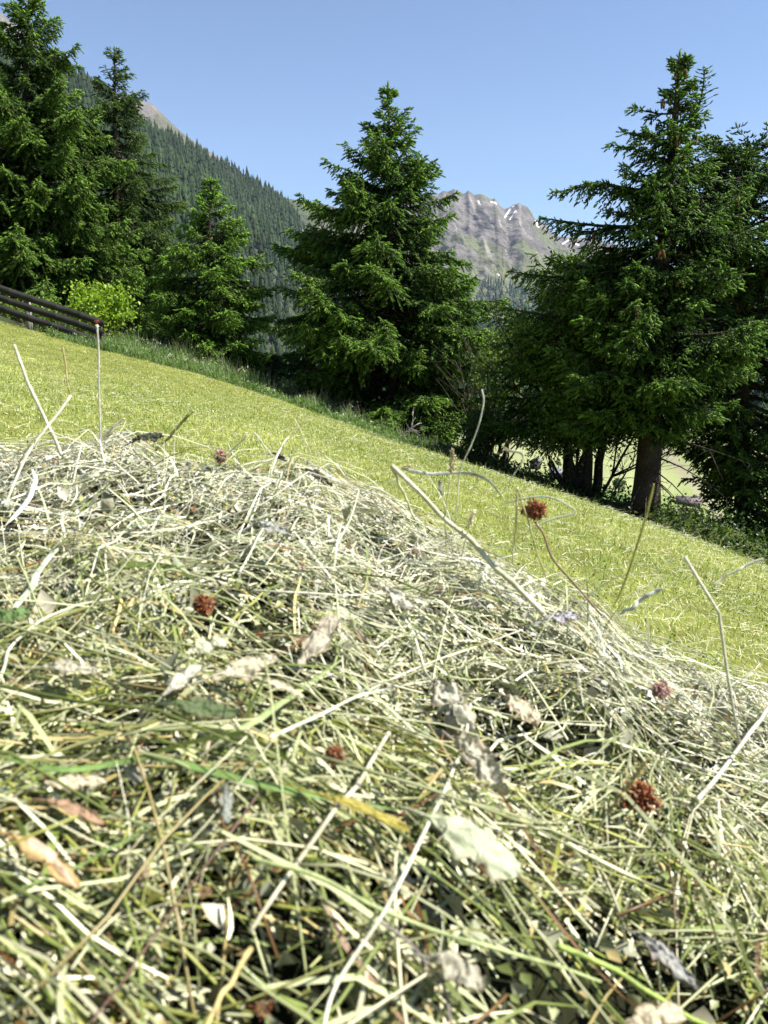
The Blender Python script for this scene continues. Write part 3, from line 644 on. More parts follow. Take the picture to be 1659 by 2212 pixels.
dry = R.uniform(0, 1, N) < .22+.35*(fbm(x*1.7, y*1.7, 57, 3)-.5); col[dry] = mix([.44, .39, .20], [.66, .62, .42], R.uniform(0, 1, dry.sum()))
br = R.uniform(0, 1, N) < .015; col[br] = [.16, .08, .03]
ln = R.uniform(.010, .034, N)*(1+.5*(fbm(x*2.5, y*2.5, 63)-.4)); lean = np.abs(R.normal(.6, .4, N)); lean[dry] = R.uniform(.7, 1.45, dry.sum())
P = np.stack([x, y, meadow_z(x, y)-(.0 if True else 0)], -1); P[:, 2] = H(x, y)-.012
ribbons(gm, P, R.uniform(0, 6.3, N), lean, ln*R.uniform(.7, 1.5, N), .0026+.0004*y, col*R.uniform(.7, 1.25, (N, 1)), 2, .35)
N = 30000; u = R.uniform(-.75, .65, N); y = R.uniform(1.2, 17, N); x = u*y; k = (edge_d(x, y) < .1) & (fbm(x*1.1, y*1.1, 199, 4) > .47); x, y = x[k], y[k]; N = len(x)
leaf_cloud(gm, np.stack([x, y, H(x, y)+R.uniform(.004, .022, N)], -1), .012+0*.001, mix([.05, .10, .02], [.16, .24, .05], R.uniform(0, 1, N)), 303, 1.2)
N = 16000; u = R.uniform(-.75, .65, N); y = R.uniform(1.2, 17, N); x = u*y; k = edge_d(x, y) < .1; x, y = x[k], y[k]; N = len(x)
ribbons(gm, np.stack([x, y, H(x, y)+R.uniform(.012, .03, N)], -1), R.uniform(0, 6.3, N), R.uniform(1.3, 1.65, N), R.uniform(.03, .11, N), .003+.0003*y, mix([.44, .42, .26], [.72, .70, .56], R.uniform(0, 1, N)), 2, .2)
# longer leftover tufts
N = 9000; u = R.uniform(-.75, .65, N); y = R.uniform(1.5, 17, N); x = u*y; k = (edge_d(x, y) < .1) & (fbm(x*1.4, y*1.4, 99, 3) > .56); x, y = x[k], y[k]; N = len(x)
ribbons(gm, np.stack([x, y, H(x, y)-.01], -1), R.uniform(0, 6.3, N), np.abs(R.normal(.3, .25, N)), R.uniform(.06, .13, N), .003+.0003*y, mix([.12, .2, .03], [.36, .38, .10], R.uniform(0, 1, N)), 3, .3)
tag(gm.build('meadow_grass', M_GRASS), kind='stuff')

# tall weeds along the edge
vm = MB(); N = 26000
s = R.uniform(0, 1, N); x = np.where(s < .8, R.uniform(-6.5, 2.0, N), R.uniform(1, 6, N)); dd = R.uniform(-.3, 1.2, N)
y = np.interp(x, EX, EY)+dd*1.1; hgt = (.22+.34*sstep(-.1, .8, dd))*(.25+1.35*fbm(x*2.1, y*1.2, 44, 3))*np.where(x > 1.0, .22, 1)*np.where(x > -.3, .75, 1)
z = H(x, y)-.02
ribbons(vm, np.stack([x, y, z], -1), R.uniform(0, 6.3, N), np.abs(R.normal(.12, .18, N)), hgt*R.uniform(.5, 1.2, N), R.uniform(.006, .013, N), mix([.07, .15, .035], [.24, .34, .14], np.clip(R.normal(.45, .3, N), 0, 1)), 3, .28)
k = R.uniform(0, 1, N) < .06; nk = k.sum()
ribbons(vm, np.stack([x[k], y[k], z[k]], -1), R.uniform(0, 6.3, nk), np.abs(R.normal(.1, .12, nk)), hgt[k]*1.35, np.full(nk, .006), mix([.35, .35, .24], [.6, .58, .48], R.uniform(0, 1, nk)), 3, .2)
k = R.uniform(0, 1, N) < .35; nk = k.sum(); P = np.stack([x[k], y[k], z[k]+hgt[k]*R.uniform(.1, .8, nk)], -1)
leaf_cloud(vm, P+R.normal(0, .04, P.shape), .05, mix([.05, .11, .02], [.18, .28, .06], R.uniform(0, 1, nk)), 8)
k = (R.uniform(0, 1, N) < .005) & (x < 0); nk = k.sum()
for o in range(5): leaf_cloud(vm, np.stack([x[k], y[k], z[k]+hgt[k]*1.05], -1)+R.normal(0, .02, (nk, 3)), .022, np.tile([[.75, .75, .7]], (nk, 1)), 20+o, 2)
tag(vm.build('verge_weeds', M_LEAF), kind='stuff')
# ground cover of the bank, tree shade put into the dark leaf colours
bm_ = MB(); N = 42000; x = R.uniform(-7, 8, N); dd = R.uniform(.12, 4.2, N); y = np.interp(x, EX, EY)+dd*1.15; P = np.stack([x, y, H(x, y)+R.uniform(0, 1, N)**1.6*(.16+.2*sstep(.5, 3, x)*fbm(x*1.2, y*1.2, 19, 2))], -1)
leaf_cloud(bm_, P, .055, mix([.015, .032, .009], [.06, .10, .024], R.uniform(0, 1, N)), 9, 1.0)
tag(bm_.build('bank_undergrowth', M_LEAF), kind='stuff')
# dead twigs on the bank
def dead_branch(label, px_, py_, D, L, ang, seed, col):
    rg = np.random.default_rng(seed); B = at(px_, py_, D); B[2] = float(H(B[0], B[1]))+.03; m = MB()
    def rec(p, d_, L_, r_, l):
        n = 6; pts = [p]
        for k_ in range(n): d_ = norm(d_+rg.normal(0, .14, 3)); pts.append(pts[-1]+d_*L_/n)
        m.tube(np.array(pts), np.linspace(r_, r_*.4, n+1), 5, col)
        if l:
            for k_ in range(4): rec(pts[rg.integers(1, n)], norm(d_+rg.normal(0, .55, 3)), L_*.55, r_*.5, l-1)
    rec(B, norm(np.array([math.cos(ang), rg.normal(0, .2), math.sin(ang)])), L, .016, 2)
    o = m.build('dead_branch', M_WOOD, smooth=True); return tag(o, label, 'branch', 'dead branches on the bank')
dead_branch('pale forked dead branch sticking up from the verge below middle spruce', 850, 925, 15.3, .65, 1.0, 1, (.42, .38, .34))
dead_branch('pinkish dead branch lying low, right of the pale forked one', 895, 940, 15.2, .8, -.12, 2, (.30, .22, .19))
dead_branch('brown tangled dead branch at the top of dark bank', 935, 968, 14.9, .7, .15, 3, (.20, .14, .11))
dead_branch('long thin dead branch leaning up beside many stemmed tree', 1300, 1100, 12.4, 1.3, .85, 4, (.05, .04, .034))
dead_branch('bare dead branch arching over the bank just left of thick trunk', 1350, 1115, 12.2, 1.2, 1.1, 5, (.05, .04, .034))
dead_branch('dark dead bough lying down the bank left of the stems', 1130, 1020, 13.3, 1.4, -.25, 6, (.05, .04, .034))

# ------------------------------------------------------------------ the heap of hay
def heap(x, y):
    x = np.asarray(x, float); y = np.asarray(y, float)
    xc = np.interp(x, [-2.5, -.9, -.55, -.25, -.08, 0, .08, .2, .33, .47, .7, 1.2, 2], [.02, -.12, -.176, -.168, -.187, -.228, -.262, -.312, -.385, -.46, -.58, -.78, -1.0])
    yc = np.interp(x, [-1, -.5, 0, .5, 1], [1.28, 1.22, 1.1, 1.0, .95])
    t = (yc-y)/.85
    front = xc - .105*np.clip(t, 0, 3)**1.25*1.0 + .10*np.clip(x, -.6, .6)*np.clip(t, 0, 1)*.9*0
    b = np.clip(y-yc, 0, None); back = xc - .9*b*b/(.16+b)
    z = np.where(y < yc, front, back)
    z = z + .035*(fbm(x*5, y*5, 401, 3)-.5)*2 + .024*(fbm(x*15, y*15, 409, 3)-.5)*2
    m = meadow_z(x, y)
    return np.maximum(z, m-.01)
def hit(px_, py_, off=0.0):
    d_ = ray(px_, py_); prev = .2
    for s_ in np.arange(.22, 2.2, .004):
        p = d_*s_
        if p[2] <= float(heap(p[0], p[1]))+off: return p
    return d_*1.15/d_[1]
hm = MB()
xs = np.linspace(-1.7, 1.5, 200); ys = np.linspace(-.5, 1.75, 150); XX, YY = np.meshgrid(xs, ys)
hm.add(np.stack([XX, YY, heap(XX, YY)-.06], -1), quads=grid_quads(150, 200), col=(.016, .018, .007), mi=1)  # near-black core sheet; the shade of the gaps is put into its colour

PAL = np.array([[.70, .69, .58], [.47, .50, .35], [.35, .38, .23], [.17, .22, .065], [.27, .29, .08], [.46, .38, .20], [.18, .09, .04], [.52, .54, .48]])
def hay_cols(N, y, rg):
    far = sstep(.45, 1.0, y)[:, None]
    pn = np.array([.13, .16, .23, .25, .11, .08, .03, .02]); pf = np.array([.34, .21, .12, .05, .05, .06, .02, .15])
    pr = np.cumsum(pn*(1-far)+pf*far, 1); r = rg.uniform(0, 1, (N, 1))*pr[:, -1:]
    return PAL[(r > pr).sum(1).clip(0, 7)]*rg.uniform(.6, 1.25, (N, 1))*(np.array([.94, .92, .72])*(1-far)+np.array([1.04, 1.02, .94])*far)
def strands(mb, N, Lr, wr, off, rg, tubes=False, tilt=.15, S=4, curl=.5, region=None, pref=.5):
    x = rg.uniform(-1.15, 1.05, N); y = rg.uniform(.12, 1.5, N)
    kk = (np.abs(x) < .25+.62*y) & (heap(x, y) > meadow_z(x, y)+.015) & (rg.uniform(0, 1, N) < np.clip(4.6*(fbm(x*12, y*12, 477, 3)-.39), .05, 1)); x, y = x[kk], y[kk]; N = len(x)
    L = np.exp(rg.uniform(math.log(Lr[0]), math.log(Lr[1]), N)); w = rg.uniform(*wr, N)*(.90-.26*sstep(.45, 1.0, y))
    th = np.where(rg.uniform(0, 1, N) < pref, rg.normal(0, .4, N)+3.2*(fbm(x*4.5, y*4.5, 431, 2)-.5), rg.uniform(0, math.pi, N))
    z0 = rg.uniform(off[0], off[1], N); tl = rg.normal(0, tilt, N); cv = rg.normal(0, curl, N)
    col = hay_cols(N, y, rg); rows = []
    px_, py_ = x-np.cos(th)*L*.5, y-np.sin(th)*L*.5; a = th-cv*.5; roll = rg.normal(0, .6, N); twist = rg.normal(0, .5, N); bow = rg.normal(.1, .5, N)
    for k in range(S+1):
        f = k/S; z = heap(px_, py_)+z0+tl*L*(f-.5)+bow*L*.12*(1-(2*f-1)**2)
        c = np.stack([px_, py_, z], -1); sd = np.stack([-np.sin(a), np.cos(a), 0*a], -1); ro = roll+twist*f
        v1 = sd*np.cos(ro)[:, None]+np.array([0, 0, 1])*np.sin(ro)[:, None]
        tw = w*(1-.5*(abs(2*f-1))**2.5) if not tubes else w*(1-.25*f)
        if tubes:
            v2 = -sd*np.sin(ro)[:, None]+np.array([0, 0, 1])*np.cos(ro)[:, None]
            for j in range(3):
                g = j*2.0944; rows.append(c+(v1*math.cos(g)+v2*math.sin(g))*tw[:, None]*.55)
        else: rows += [c-v1*tw[:, None]/2, c+v1*tw[:, None]/2]
        px_, py_ = px_+np.cos(a)*L/S, py_+np.sin(a)*L/S; a = a+cv/S
    v = np.stack(rows, 1)
    if tubes:
        m = 3*(S+1); q = [[3*k+j, 3*k+(j+1) % 3, 3*k+3+(j+1) % 3, 3*k+3+j] for k in range(S) for j in range(3)]
        t = [[0, 2, 1], [m-3, m-2, m-1]]
        mb.add(v, quads=(np.arange(N)*m)[:, None, None]+np.array(q)[None], tris=(np.arange(N)*m)[:, None, None]+np.array(t)[None], col=np.repeat(col, m, 0))
    else:
        m = 2*(S+1); q = [[2*k, 2*k+1, 2*k+3, 2*k+2] for k in range(S)]
        mb.add(v, quads=(np.arange(N)*m)[:, None, None]+np.array(q)[None], col=np.repeat(col, m, 0))
rg = np.random.default_rng(77)
strands(hm, 90000, (.012, .07), (.0016, .0042), (-.050, .006), rg, False, .35, 3, .9, pref=.35)
strands(hm, 15000, (.05, .17), (.0016, .0038), (-.036, .008), rg, False, .12, 5, .6, pref=.5)
strands(hm, 11000, (.05, .24), (.0012, .0026), (-.024, .012), rg, True, .10, 4, .25, pref=.55)
strands(hm, 1300, (.03, .13), (.0035, .007), (-.03, .006), rg, False, .2, 5, 1.4, pref=.5)
strands(hm, 9000, (.02, .12), (.0006, .0012), (-.01, .010), rg, False, .5, 4, 1.6, pref=.3)
strands(hm, 1100, (.15, .36), (.0016, .003), (-.006, .016), rg, True, .06, 5, .3, pref=.6)
strands(hm, 420, (.05, .16), (.0012, .0024), (.0, .02), rg, True, .45, 4, .4, pref=.3)
# little crumpled bits of leaf
N = 14000; x = rg.uniform(-1, .9, N); y = rg.uniform(.15, 1.4, N); k = (heap(x, y) > meadow_z(x, y)+.015); x, y = x[k], y[k]
P = np.stack([x, y, heap(x, y)+rg.uniform(-.03, .006, len(x))], -1); leaf_cloud(hm, P, .009, hay_cols(len(x), y, rg)*.72, 91, .8)
N = 1300; x = rg.uniform(-1, .9, N); y = rg.uniform(.15, 1.4, N); k = (heap(x, y) > meadow_z(x, y)+.015); x, y = x[k], y[k]
P = np.stack([x, y, heap(x, y)+rg.uniform(-.03, .0, len(x))], -1); leaf_cloud(hm, P, .022, mix([.20, .22, .13], [.36, .34, .25], rg.uniform(0, 1, len(x))), 92, .8)
N = 170; x = rg.uniform(-.75, .6, N); yc_ = np.interp(x, [-1, -.5, 0, .5, 1], [1.28, 1.22, 1.1, 1.0, .95]); y = yc_+rg.uniform(-.32, .06, N)
ribbons(hm, np.stack([x, y, heap(x, y)-.01], -1), rg.uniform(0, 6.3, N), np.abs(rg.normal(.45, .35, N)), rg.uniform(.05, .15, N), rg.uniform(.0012, .003, N), hay_cols(N, y, rg), 8, .22)
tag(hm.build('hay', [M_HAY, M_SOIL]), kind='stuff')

# ------------------------------------------------------------------ single stalks, blades, leaves and flower heads on the heap
def smooth_path(P, n=24):
    P = np.asarray(P, float); t = np.concatenate([[0], np.cumsum(np.linalg.norm(np.diff(P, axis=0), axis=1))]); t /= t[-1]
    out = []; s = np.linspace(0, 1, n)
    for k in range(3):
        m = np.gradient(P[:, k], t) if len(P) > 2 else np.full(len(P), P[-1, k]-P[0, k])
        i = np.clip(np.searchsorted(t, s, side='right')-1, 0, len(P)-2); h = t[i+1]-t[i]; f = (s-t[i])/h
        out.append((2*f**3-3*f**2+1)*P[i, k]+(f**3-2*f**2+f)*h*m[i]+(-2*f**3+3*f**2)*P[i+1, k]+(f**3-f**2)*h*m[i+1])
    return np.stack(out, -1)
def stalk(label, pts, w_px, col, D=None, off=.012, name='dry_stalk', cat='stalk', flat=None, taper=.3, joints=0, base=None, group='long stalks on the hay', sharp=False):
    """pts: places along the stalk; lying ones follow the heap, standing ones rise from their last point"""
    if D is None: P = np.array([hit(a, b, off) for a, b in pts])
    elif isinstance(D, (list, tuple)): P = np.array([at(a, b, d_) for (a, b), d_ in zip(pts, D)])
    else: P = np.array([at(a, b, D) for a, b in pts])
    n = 60; Q = P if (sharp or len(P) == 2) else smooth_path(P, n)
    if len(P) == 2: Q = P[0]+(P[1]-P[0])*np.linspace(0, 1, 30)[:, None]
    r = w_px*np.linalg.norm(Q.mean(0))/F/2*(.52 if D is None else .66)
    s = np.linspace(0, 1, len(Q)); rad = r*(1-taper*s)
    if flat: rad = r*np.clip(np.minimum(1, (1-s)*5+.08)*np.minimum(1, s*6+.35), .05, 1)
    c = np.tile(np.array(col, float), (len(Q), 1))*(1+.16*np.sin(s*23+len(label)))[:, None]
    if joints:
        for k in range(1, joints+1):
            j = int(k/(joints+1)*(len(Q)-1)); rad[j] *= 1.35; c[j] *= .7
    rad = rad*(1+.10*(vnoise(s*17, s*0, len(label)*3)-.5)); Q = Q+(np.stack([vnoise(s*6, s*0+k, len(label)) for k in range(3)], -1)-.5)*r*1.6
    m = MB(); nn_ = 10; m.tube(Q, rad, nn_, c, flat=flat, swap=D is not None)
    rib = .74+.34*hash2(np.arange(nn_), np.arange(nn_)*0, len(label)); sp = .8+.4*vnoise(np.repeat(s*60, nn_), np.tile(np.arange(nn_)*7.3, len(Q)), 5)
    m.c[-1] = m.c[-1]*(np.tile(rib, len(Q))*sp)[:, None]
    return tag(m.build(name, M_STALK, smooth=True), label, cat, group)
W, GW, GG, GR, OL, TN = (.62, .61, .47), (.55, .57, .47), (.40, .46, .30), (.20, .30, .08), (.30, .30, .09), (.48, .38, .17)
stalk('very thin tall upright stalk with a dried pink flower at tip, before fence end', [(210, 700), (213, 780), (216, 880), (218, 960), (217, 1060)], 6, (.58, .56, .50), 1.12)
stalk('thick whitish stalk leaning left, highest at the left of heap crest', [(28, 745), (85, 880), (133, 985)], 9, W, 1.1, taper=-.2)
stalk('straight white straw leaning right across the thick whitish stalk', [(151, 855), (60, 980), (8, 1090)], 9, W, [1.0, .95, .9], joints=1)
stalk('short tan stalk standing between the whitish stalk and thin upright one', [(136, 752), (144, 800), (151, 858)], 6, TN, 1.25)
stalk('olive cut stem leaning right above dark curled leaf', [(415, 884), (378, 930), (335, 972)], 11, OL, 1.1)
stalk('short white straw crossing behind the thin upright stalk', [(267, 903), (222, 948)], 7, W, 1.12)
stalk('white straw end just right of the pinkish clover head on crest', [(534, 940), (478, 992)], 6, W, 1.05)
stalk('thin white straw leaning left near the middle of heap crest', [(550, 934), (592, 990)], 6, W, 1.05)
stalk('faint thin straw standing alone before the sunny meadow in the middle', [(636, 905), (660, 955), (673, 985)], 4, (.55, .55, .35), 1.1)
stalk('longest thick grey stalk falling diagonally from a broken bend', [(846, 1008), (960, 1118), (1080, 1232), (1172, 1330)], 16, (.54, .53, .36), [.95, .92, .86, .80], taper=-.1)
stalk('short bent stub hanging down from the broken bend of grey stalk', [(846, 1008), (868, 1060), (896, 1125)], 10, (.50, .50, .30), [.95, .95, .95])
stalk('grey blade bowing right from the broken bend of grey stalk', [(858, 1012), (930, 1024), (1000, 1020), (1050, 1035), (1090, 1075)], 11, (.42, .43, .38), [.95, .96, .97, .95, .93], flat=.25, name='slender_leaf', cat='blade')
stalk('curly white ribbon of grass twisting up before the dark bank', [(1082, 960), (1100, 972), (1124, 978), (1128, 998), (1108, 1030), (1078, 1062)], 10, W, [.92, .9, .9, .92, .93, .94], flat=.25, name='slender_leaf', cat='blade')
stalk('hair thin tall stem with white bent tip beside dark broadleaved stems', [(1041, 842), (1045, 860), (1040, 890), (1018, 960), (1000, 1000), (985, 1100), (975, 1190)], 5, (.55, .56, .46), .95)
stalk('pale upright straw directly left of the big rust red clover head', [(1116, 1052), (1114, 1130), (1106, 1215)], 7, (.52, .50, .28), .88)
stalk('olive straw crossing just before the big rust red clover head', [(1120, 1056), (1148, 1150), (1182, 1262)], 6, (.46, .44, .20), .86)
stalk('thin looped blade arching over the big rust red clover head', [(1080, 1092), (1130, 1078), (1180, 1074), (1222, 1088), (1244, 1104), (1200, 1118), (1120, 1160)], 6, (.48, .50, .38), .9, flat=.5, name='slender_leaf', cat='blade')
stalk('olive blade standing before the base of thick spruce trunk', [(1411, 1045), (1398, 1110), (1376, 1180), (1352, 1250), (1322, 1320)], 8, (.34, .34, .08), .82, flat=.4, name='slender_leaf', cat='blade')
stalk('long kneed straw on right rising above meadow', [(1478, 1205), (1551, 1322), (1576, 1470), (1596, 1604)], 11, (.50, .50, .38), [.75, .74, .72, .68], sharp=True)
stalk('straw pointing up right to picture edge above kneed straw', [(1648, 1205), (1600, 1228), (1540, 1262)], 9, (.58, .58, .44), .78)
stalk('flat white tipped blade on right, above the broad hay slope', [(1436, 1270), (1395, 1292), (1336, 1332)], 14, (.56, .57, .52), .8, flat=.35, name='slender_leaf', cat='blade')
stalk('bright thick white stalk running down the middle to the bottom edge', [(1015, 1522), (1006, 1590), (958, 1705), (830, 1962), (716, 2158), (700, 2230)], 15, W, off=.022, taper=.25, joints=2)
stalk('jointed straw coloured stalk left of the bright white one', [(842, 1578), (775, 1690), (700, 1785), (590, 1935), (540, 2010)], 20, (.58, .54, .38), off=.016, joints=3)
stalk('broad dark green blade curving across the left of heap', [(0, 1638), (130, 1662), (250, 1650), (330, 1638), (420, 1660), (600, 1700), (860, 1748)], 40, (.13, .21, .055), off=.020, flat=.12, name='slender_leaf', cat='blade')
stalk('pale green sickle blade rising above the broad dark green one', [(490, 1592), (600, 1530), (690, 1460), (742, 1420)], 38, (.36, .44, .18), off=.018, flat=.15, name='slender_leaf', cat='blade')
stalk('green stem sloping right across the lower middle under big pale leaf', [(540, 1848), (700, 1905), (813, 1960), (1125, 2068), (1300, 2118)], 17, (.36, .42, .18), off=.02)
stalk('fat yellow green stem sloping to bottom right corner', [(1205, 2036), (1323, 2099), (1420, 2155), (1530, 2220)], 22, (.30, .40, .09), off=.022)
stalk('purplish brown thin stem rising across the lower left', [(557, 1716), (460, 1850), (351, 2000), (195, 2212)], 9, (.17, .10, .08), off=.016)
stalk('white straw at right edge slanting down into hay', [(1664, 1522), (1600, 1610), (1541, 1688), (1508, 1725)], 15, W, off=.02, taper=.1)
stalk('dark bent withered stem below the green sloping one', [(813, 1984), (902, 2054), (949, 2113), (976, 2216)], 14, (.20, .17, .16), off=.016)
stalk('golden straw at the bottom edge left of the white stalk', [(541, 2044), (500, 2120), (448, 2214)], 22, (.58, .46, .19), off=.02)
stalk('dark green blade reaching in from left edge low down', [(320, 1780), (250, 1828), (175, 1870), (80, 1905), (0, 1935)], 18, (.16, .24, .07), off=.016, flat=.3, name='slender_leaf', cat='blade')
stalk('long dark green blade arched over the upper left hay', [(205, 1165), (270, 1140), (350, 1128), (430, 1145), (520, 1180)], 14, (.10, .16, .07), off=.014, flat=.2, name='slender_leaf', cat='blade')
stalk('wide pale blade curving along the left edge of heap', [(120, 1180), (75, 1250), (40, 1300), (5, 1345)], 26, (.46, .50, .38), off=.02, flat=.2, name='slender_leaf', cat='blade')
stalk('short white twisted blade near left edge below crest', [(72, 1010), (72, 1050), (50, 1095), (8, 1140)], 20, (.62, .63, .56), off=.02, flat=.3, name='slender_leaf', cat='blade')
stalk('white bowed straw sweeping from the left edge under pale leaves', [(0, 1465), (30, 1390), (80, 1345), (160, 1312), (260, 1290)], 10, W, off=.016)
stalk('long white straw lying from left of the leaves toward the middle', [(580, 1590), (690, 1545), (790, 1500), (930, 1470)], 13, W, off=.016)
stalk('white straw lying along the upper middle of heap', [(545, 1275), (640, 1278), (760, 1285), (850, 1282)], 8, W, off=.014)
stalk('pair forming straw rising to right in the middle heap', [(660, 1560), (800, 1490), (960, 1420), (1130, 1360)], 9, W, off=.016)
stalk('straw pointing down left from the heap crest in middle', [(774, 1060), (752, 1130), (716, 1195)], 9, (.52, .57, .36), off=.02)
stalk('white slanting straw above the rust clover left of middle', [(578, 1120), (548, 1180), (515, 1240)], 10, W, off=.02)
stalk('white stalk crossing the lower right hay toward right edge', [(1340, 1610), (1450, 1640), (1560, 1672), (1659, 1690)], 12, (.60, .58, .44), off=.014)

def floret_head(label, px_, py_, D, r_px, cols, seed, stem=None, squash=.8, name='clover_head', n=420):
    rg = np.random.default_rng(seed); c = at(px_, py_, D) if D else hit(px_, py_, .02); r = r_px*np.linalg.norm(c)/F
    base = c-np.array([0, 0, r]); root = empty(name, base, label, 'flower', 'dried clover heads on the hay'); m = MB()
    lump = norm(rg.normal(0, 1, (4, 3))); squash = squash*rg.uniform(.7, 1.1)
    for k in range(n):
        d_ = norm(rg.normal(0, 1, 3)+np.array([0, 0, .15])); bulge = .55+.50*np.clip((lump @ d_).max(), 0, 1)**2
        p0 = c+d_*np.array([1, 1, squash])*r*bulge*rg.uniform(.35, .85); e = norm(d_*.55+rg.normal(0, .6, 3)-np.array([0, 0, .35])); f_ = norm(e+rg.normal(0, .8, 3)); L = r*rg.uniform(.16, .36)
        p = np.array([p0, p0+e*L*.5, p0+e*L*.7+f_*L*.35, p0+e*L*.75+f_*L*.7])
        m.tube(p, r*np.array([.045, .075, .07, .025])*rg.uniform(.7, 1.3), 4, (mix(cols[0], cols[1], np.array(rg.uniform(0, 1)**1.3)) if rg.uniform() > .12 else np.array([.45, .33, .2])*rg.uniform(.6, 1.1))[None].repeat(4, 0), flat=.4)
    m.build('flower_head', M_PETAL, root)
    if stem is not None:
        P = smooth_path(np.array([base+[0, 0, r*.3]]+[at(a, b, D) if D else hit(a, b, .012) for a, b in stem]), 16); m = MB(); m.tube(P, r*.085, 6, (.22, .16, .09)); m.build('stem', M_HAY, root, smooth=True)
RU = ([.14, .04, .014], [.46, .18, .075]); PK = ([.38, .22, .19], [.60, .42, .36])
floret_head('big rust red clover head on a thin stem, held up before the meadow', 1157, 1104, .87, 34, RU, 1, [(1172, 1150), (1190, 1200), (1238, 1258), (1300, 1330)])
floret_head('rust red clover head lying in hay left of middle', 441, 1306, None, 31, RU, 2)
floret_head('largest blurred rust clover head in lower right hay', 1378, 1718, None, 44, RU, 3)
floret_head('dark rust clover head sunk in hay below middle', 722, 1632, None, 27, RU, 4)
floret_head('faded pink clover head resting at right of the heap', 1428, 1490, None, 25, PK, 5)
floret_head('faded pink clover head on the crest left of middle', 474, 986, 1.06, 20, PK, 6)
floret_head('small pink dried flower at the tip of thin upright stalk', 210, 694, 1.12, 8, ([.45, .06, .10], [.6, .25, .25]), 7, None, .8, 'dried_flower', 40)
floret_head('small rust brown clover scrap near the top right of the heap', 893, 1190, None, 15, RU, 8, n=40)
floret_head('small rust clover scrap in the hay above middle', 650, 1222, None, 15, RU, 9, n=40)
floret_head('tan crumpled clover head low on left', 305, 1885, None, 26, ([.30, .17, .10], [.50, .34, .22]), 10, n=60)
floret_head('tiny brown clover scrap beside left rust clover, lower right of it', 560, 1372, None, 14, RU, 11, n=40)
floret_head('reddish brown clover remnant at bottom edge left of middle', 565, 2180, None, 26, ([.15, .05, .02], [.3, .12, .06]), 12, n=50)
floret_head('brown clover scrap in lower left hay by the purplish stem', 440, 1925, None, 20, ([.25, .13, .06], [.42, .26, .14]), 13, n=50)

def grass_ear(label, px0, py0, px1, py1, D, w_px, col, seed, stem):
    rg = np.random.default_rng(seed); a, b = at(px0, py0, D), at(px1, py1, D); ax = b-a; L = np.linalg.norm(ax); r = w_px*D/F
    root = empty('grass_ear', a, label, 'seed head', 'grass seed heads'); m = MB()
    for k in range(70):
        s = k/70; d_ = norm(norm(ax)*1.1+rg.normal(0, .55, 3)); p0 = a+ax*s; l_ = r*1.2*(1-.5*abs(s-.4))
        m.tube(np.array([p0, p0+d_*l_*.5, p0+d_*l_]), [r*.10, r*.2, r*.05], 4, np.array(col)*rg.uniform(.7, 1.25), flat=.6)
    m.build('spikelets', M_HAY, root)
    P = smooth_path(np.array([a]+[at(u, v, D) for u, v in stem]), 14); m = MB(); m.tube(P, r*.13, 5, (.42, .42, .24)); m.build('stem', M_HAY, root, smooth=True)
grass_ear('plump beige grass ear standing before the dark bank', 974, 1025, 978, 975, .95, 11, (.45, .38, .22), 1, [(966, 1080), (962, 1150), (968, 1220)])
grass_ear('grey grass ear just below and left of the plump beige one', 954, 1072, 950, 1042, .95, 8, (.42, .42, .36), 2, [(960, 1100), (964, 1150), (980, 1210)])
grass_ear('feathery pale grass ear beside the thick grey stalk', 1012, 1140, 1024, 1105, .9, 9, (.62, .56, .42), 3, [(1004, 1170), (994, 1220)])
grass_ear('yellowish ear at the broken bend of the grey stalk', 855, 1012, 890, 1005, .95, 7, (.52, .48, .24), 4, [(850, 1014), (846, 1018)])
grass_ear('golden grass ear leaning up in the lower left hay', 235, 1745, 290, 1650, .52, 22, (.50, .44, .15), 5, [(225, 1780), (205, 1840)])
grass_ear('straw coloured ear slanting before the lower right clover head', 1310, 1760, 1400, 1640, .50, 17, (.40, .34, .14), 6, [(1295, 1790), (1270, 1840)])

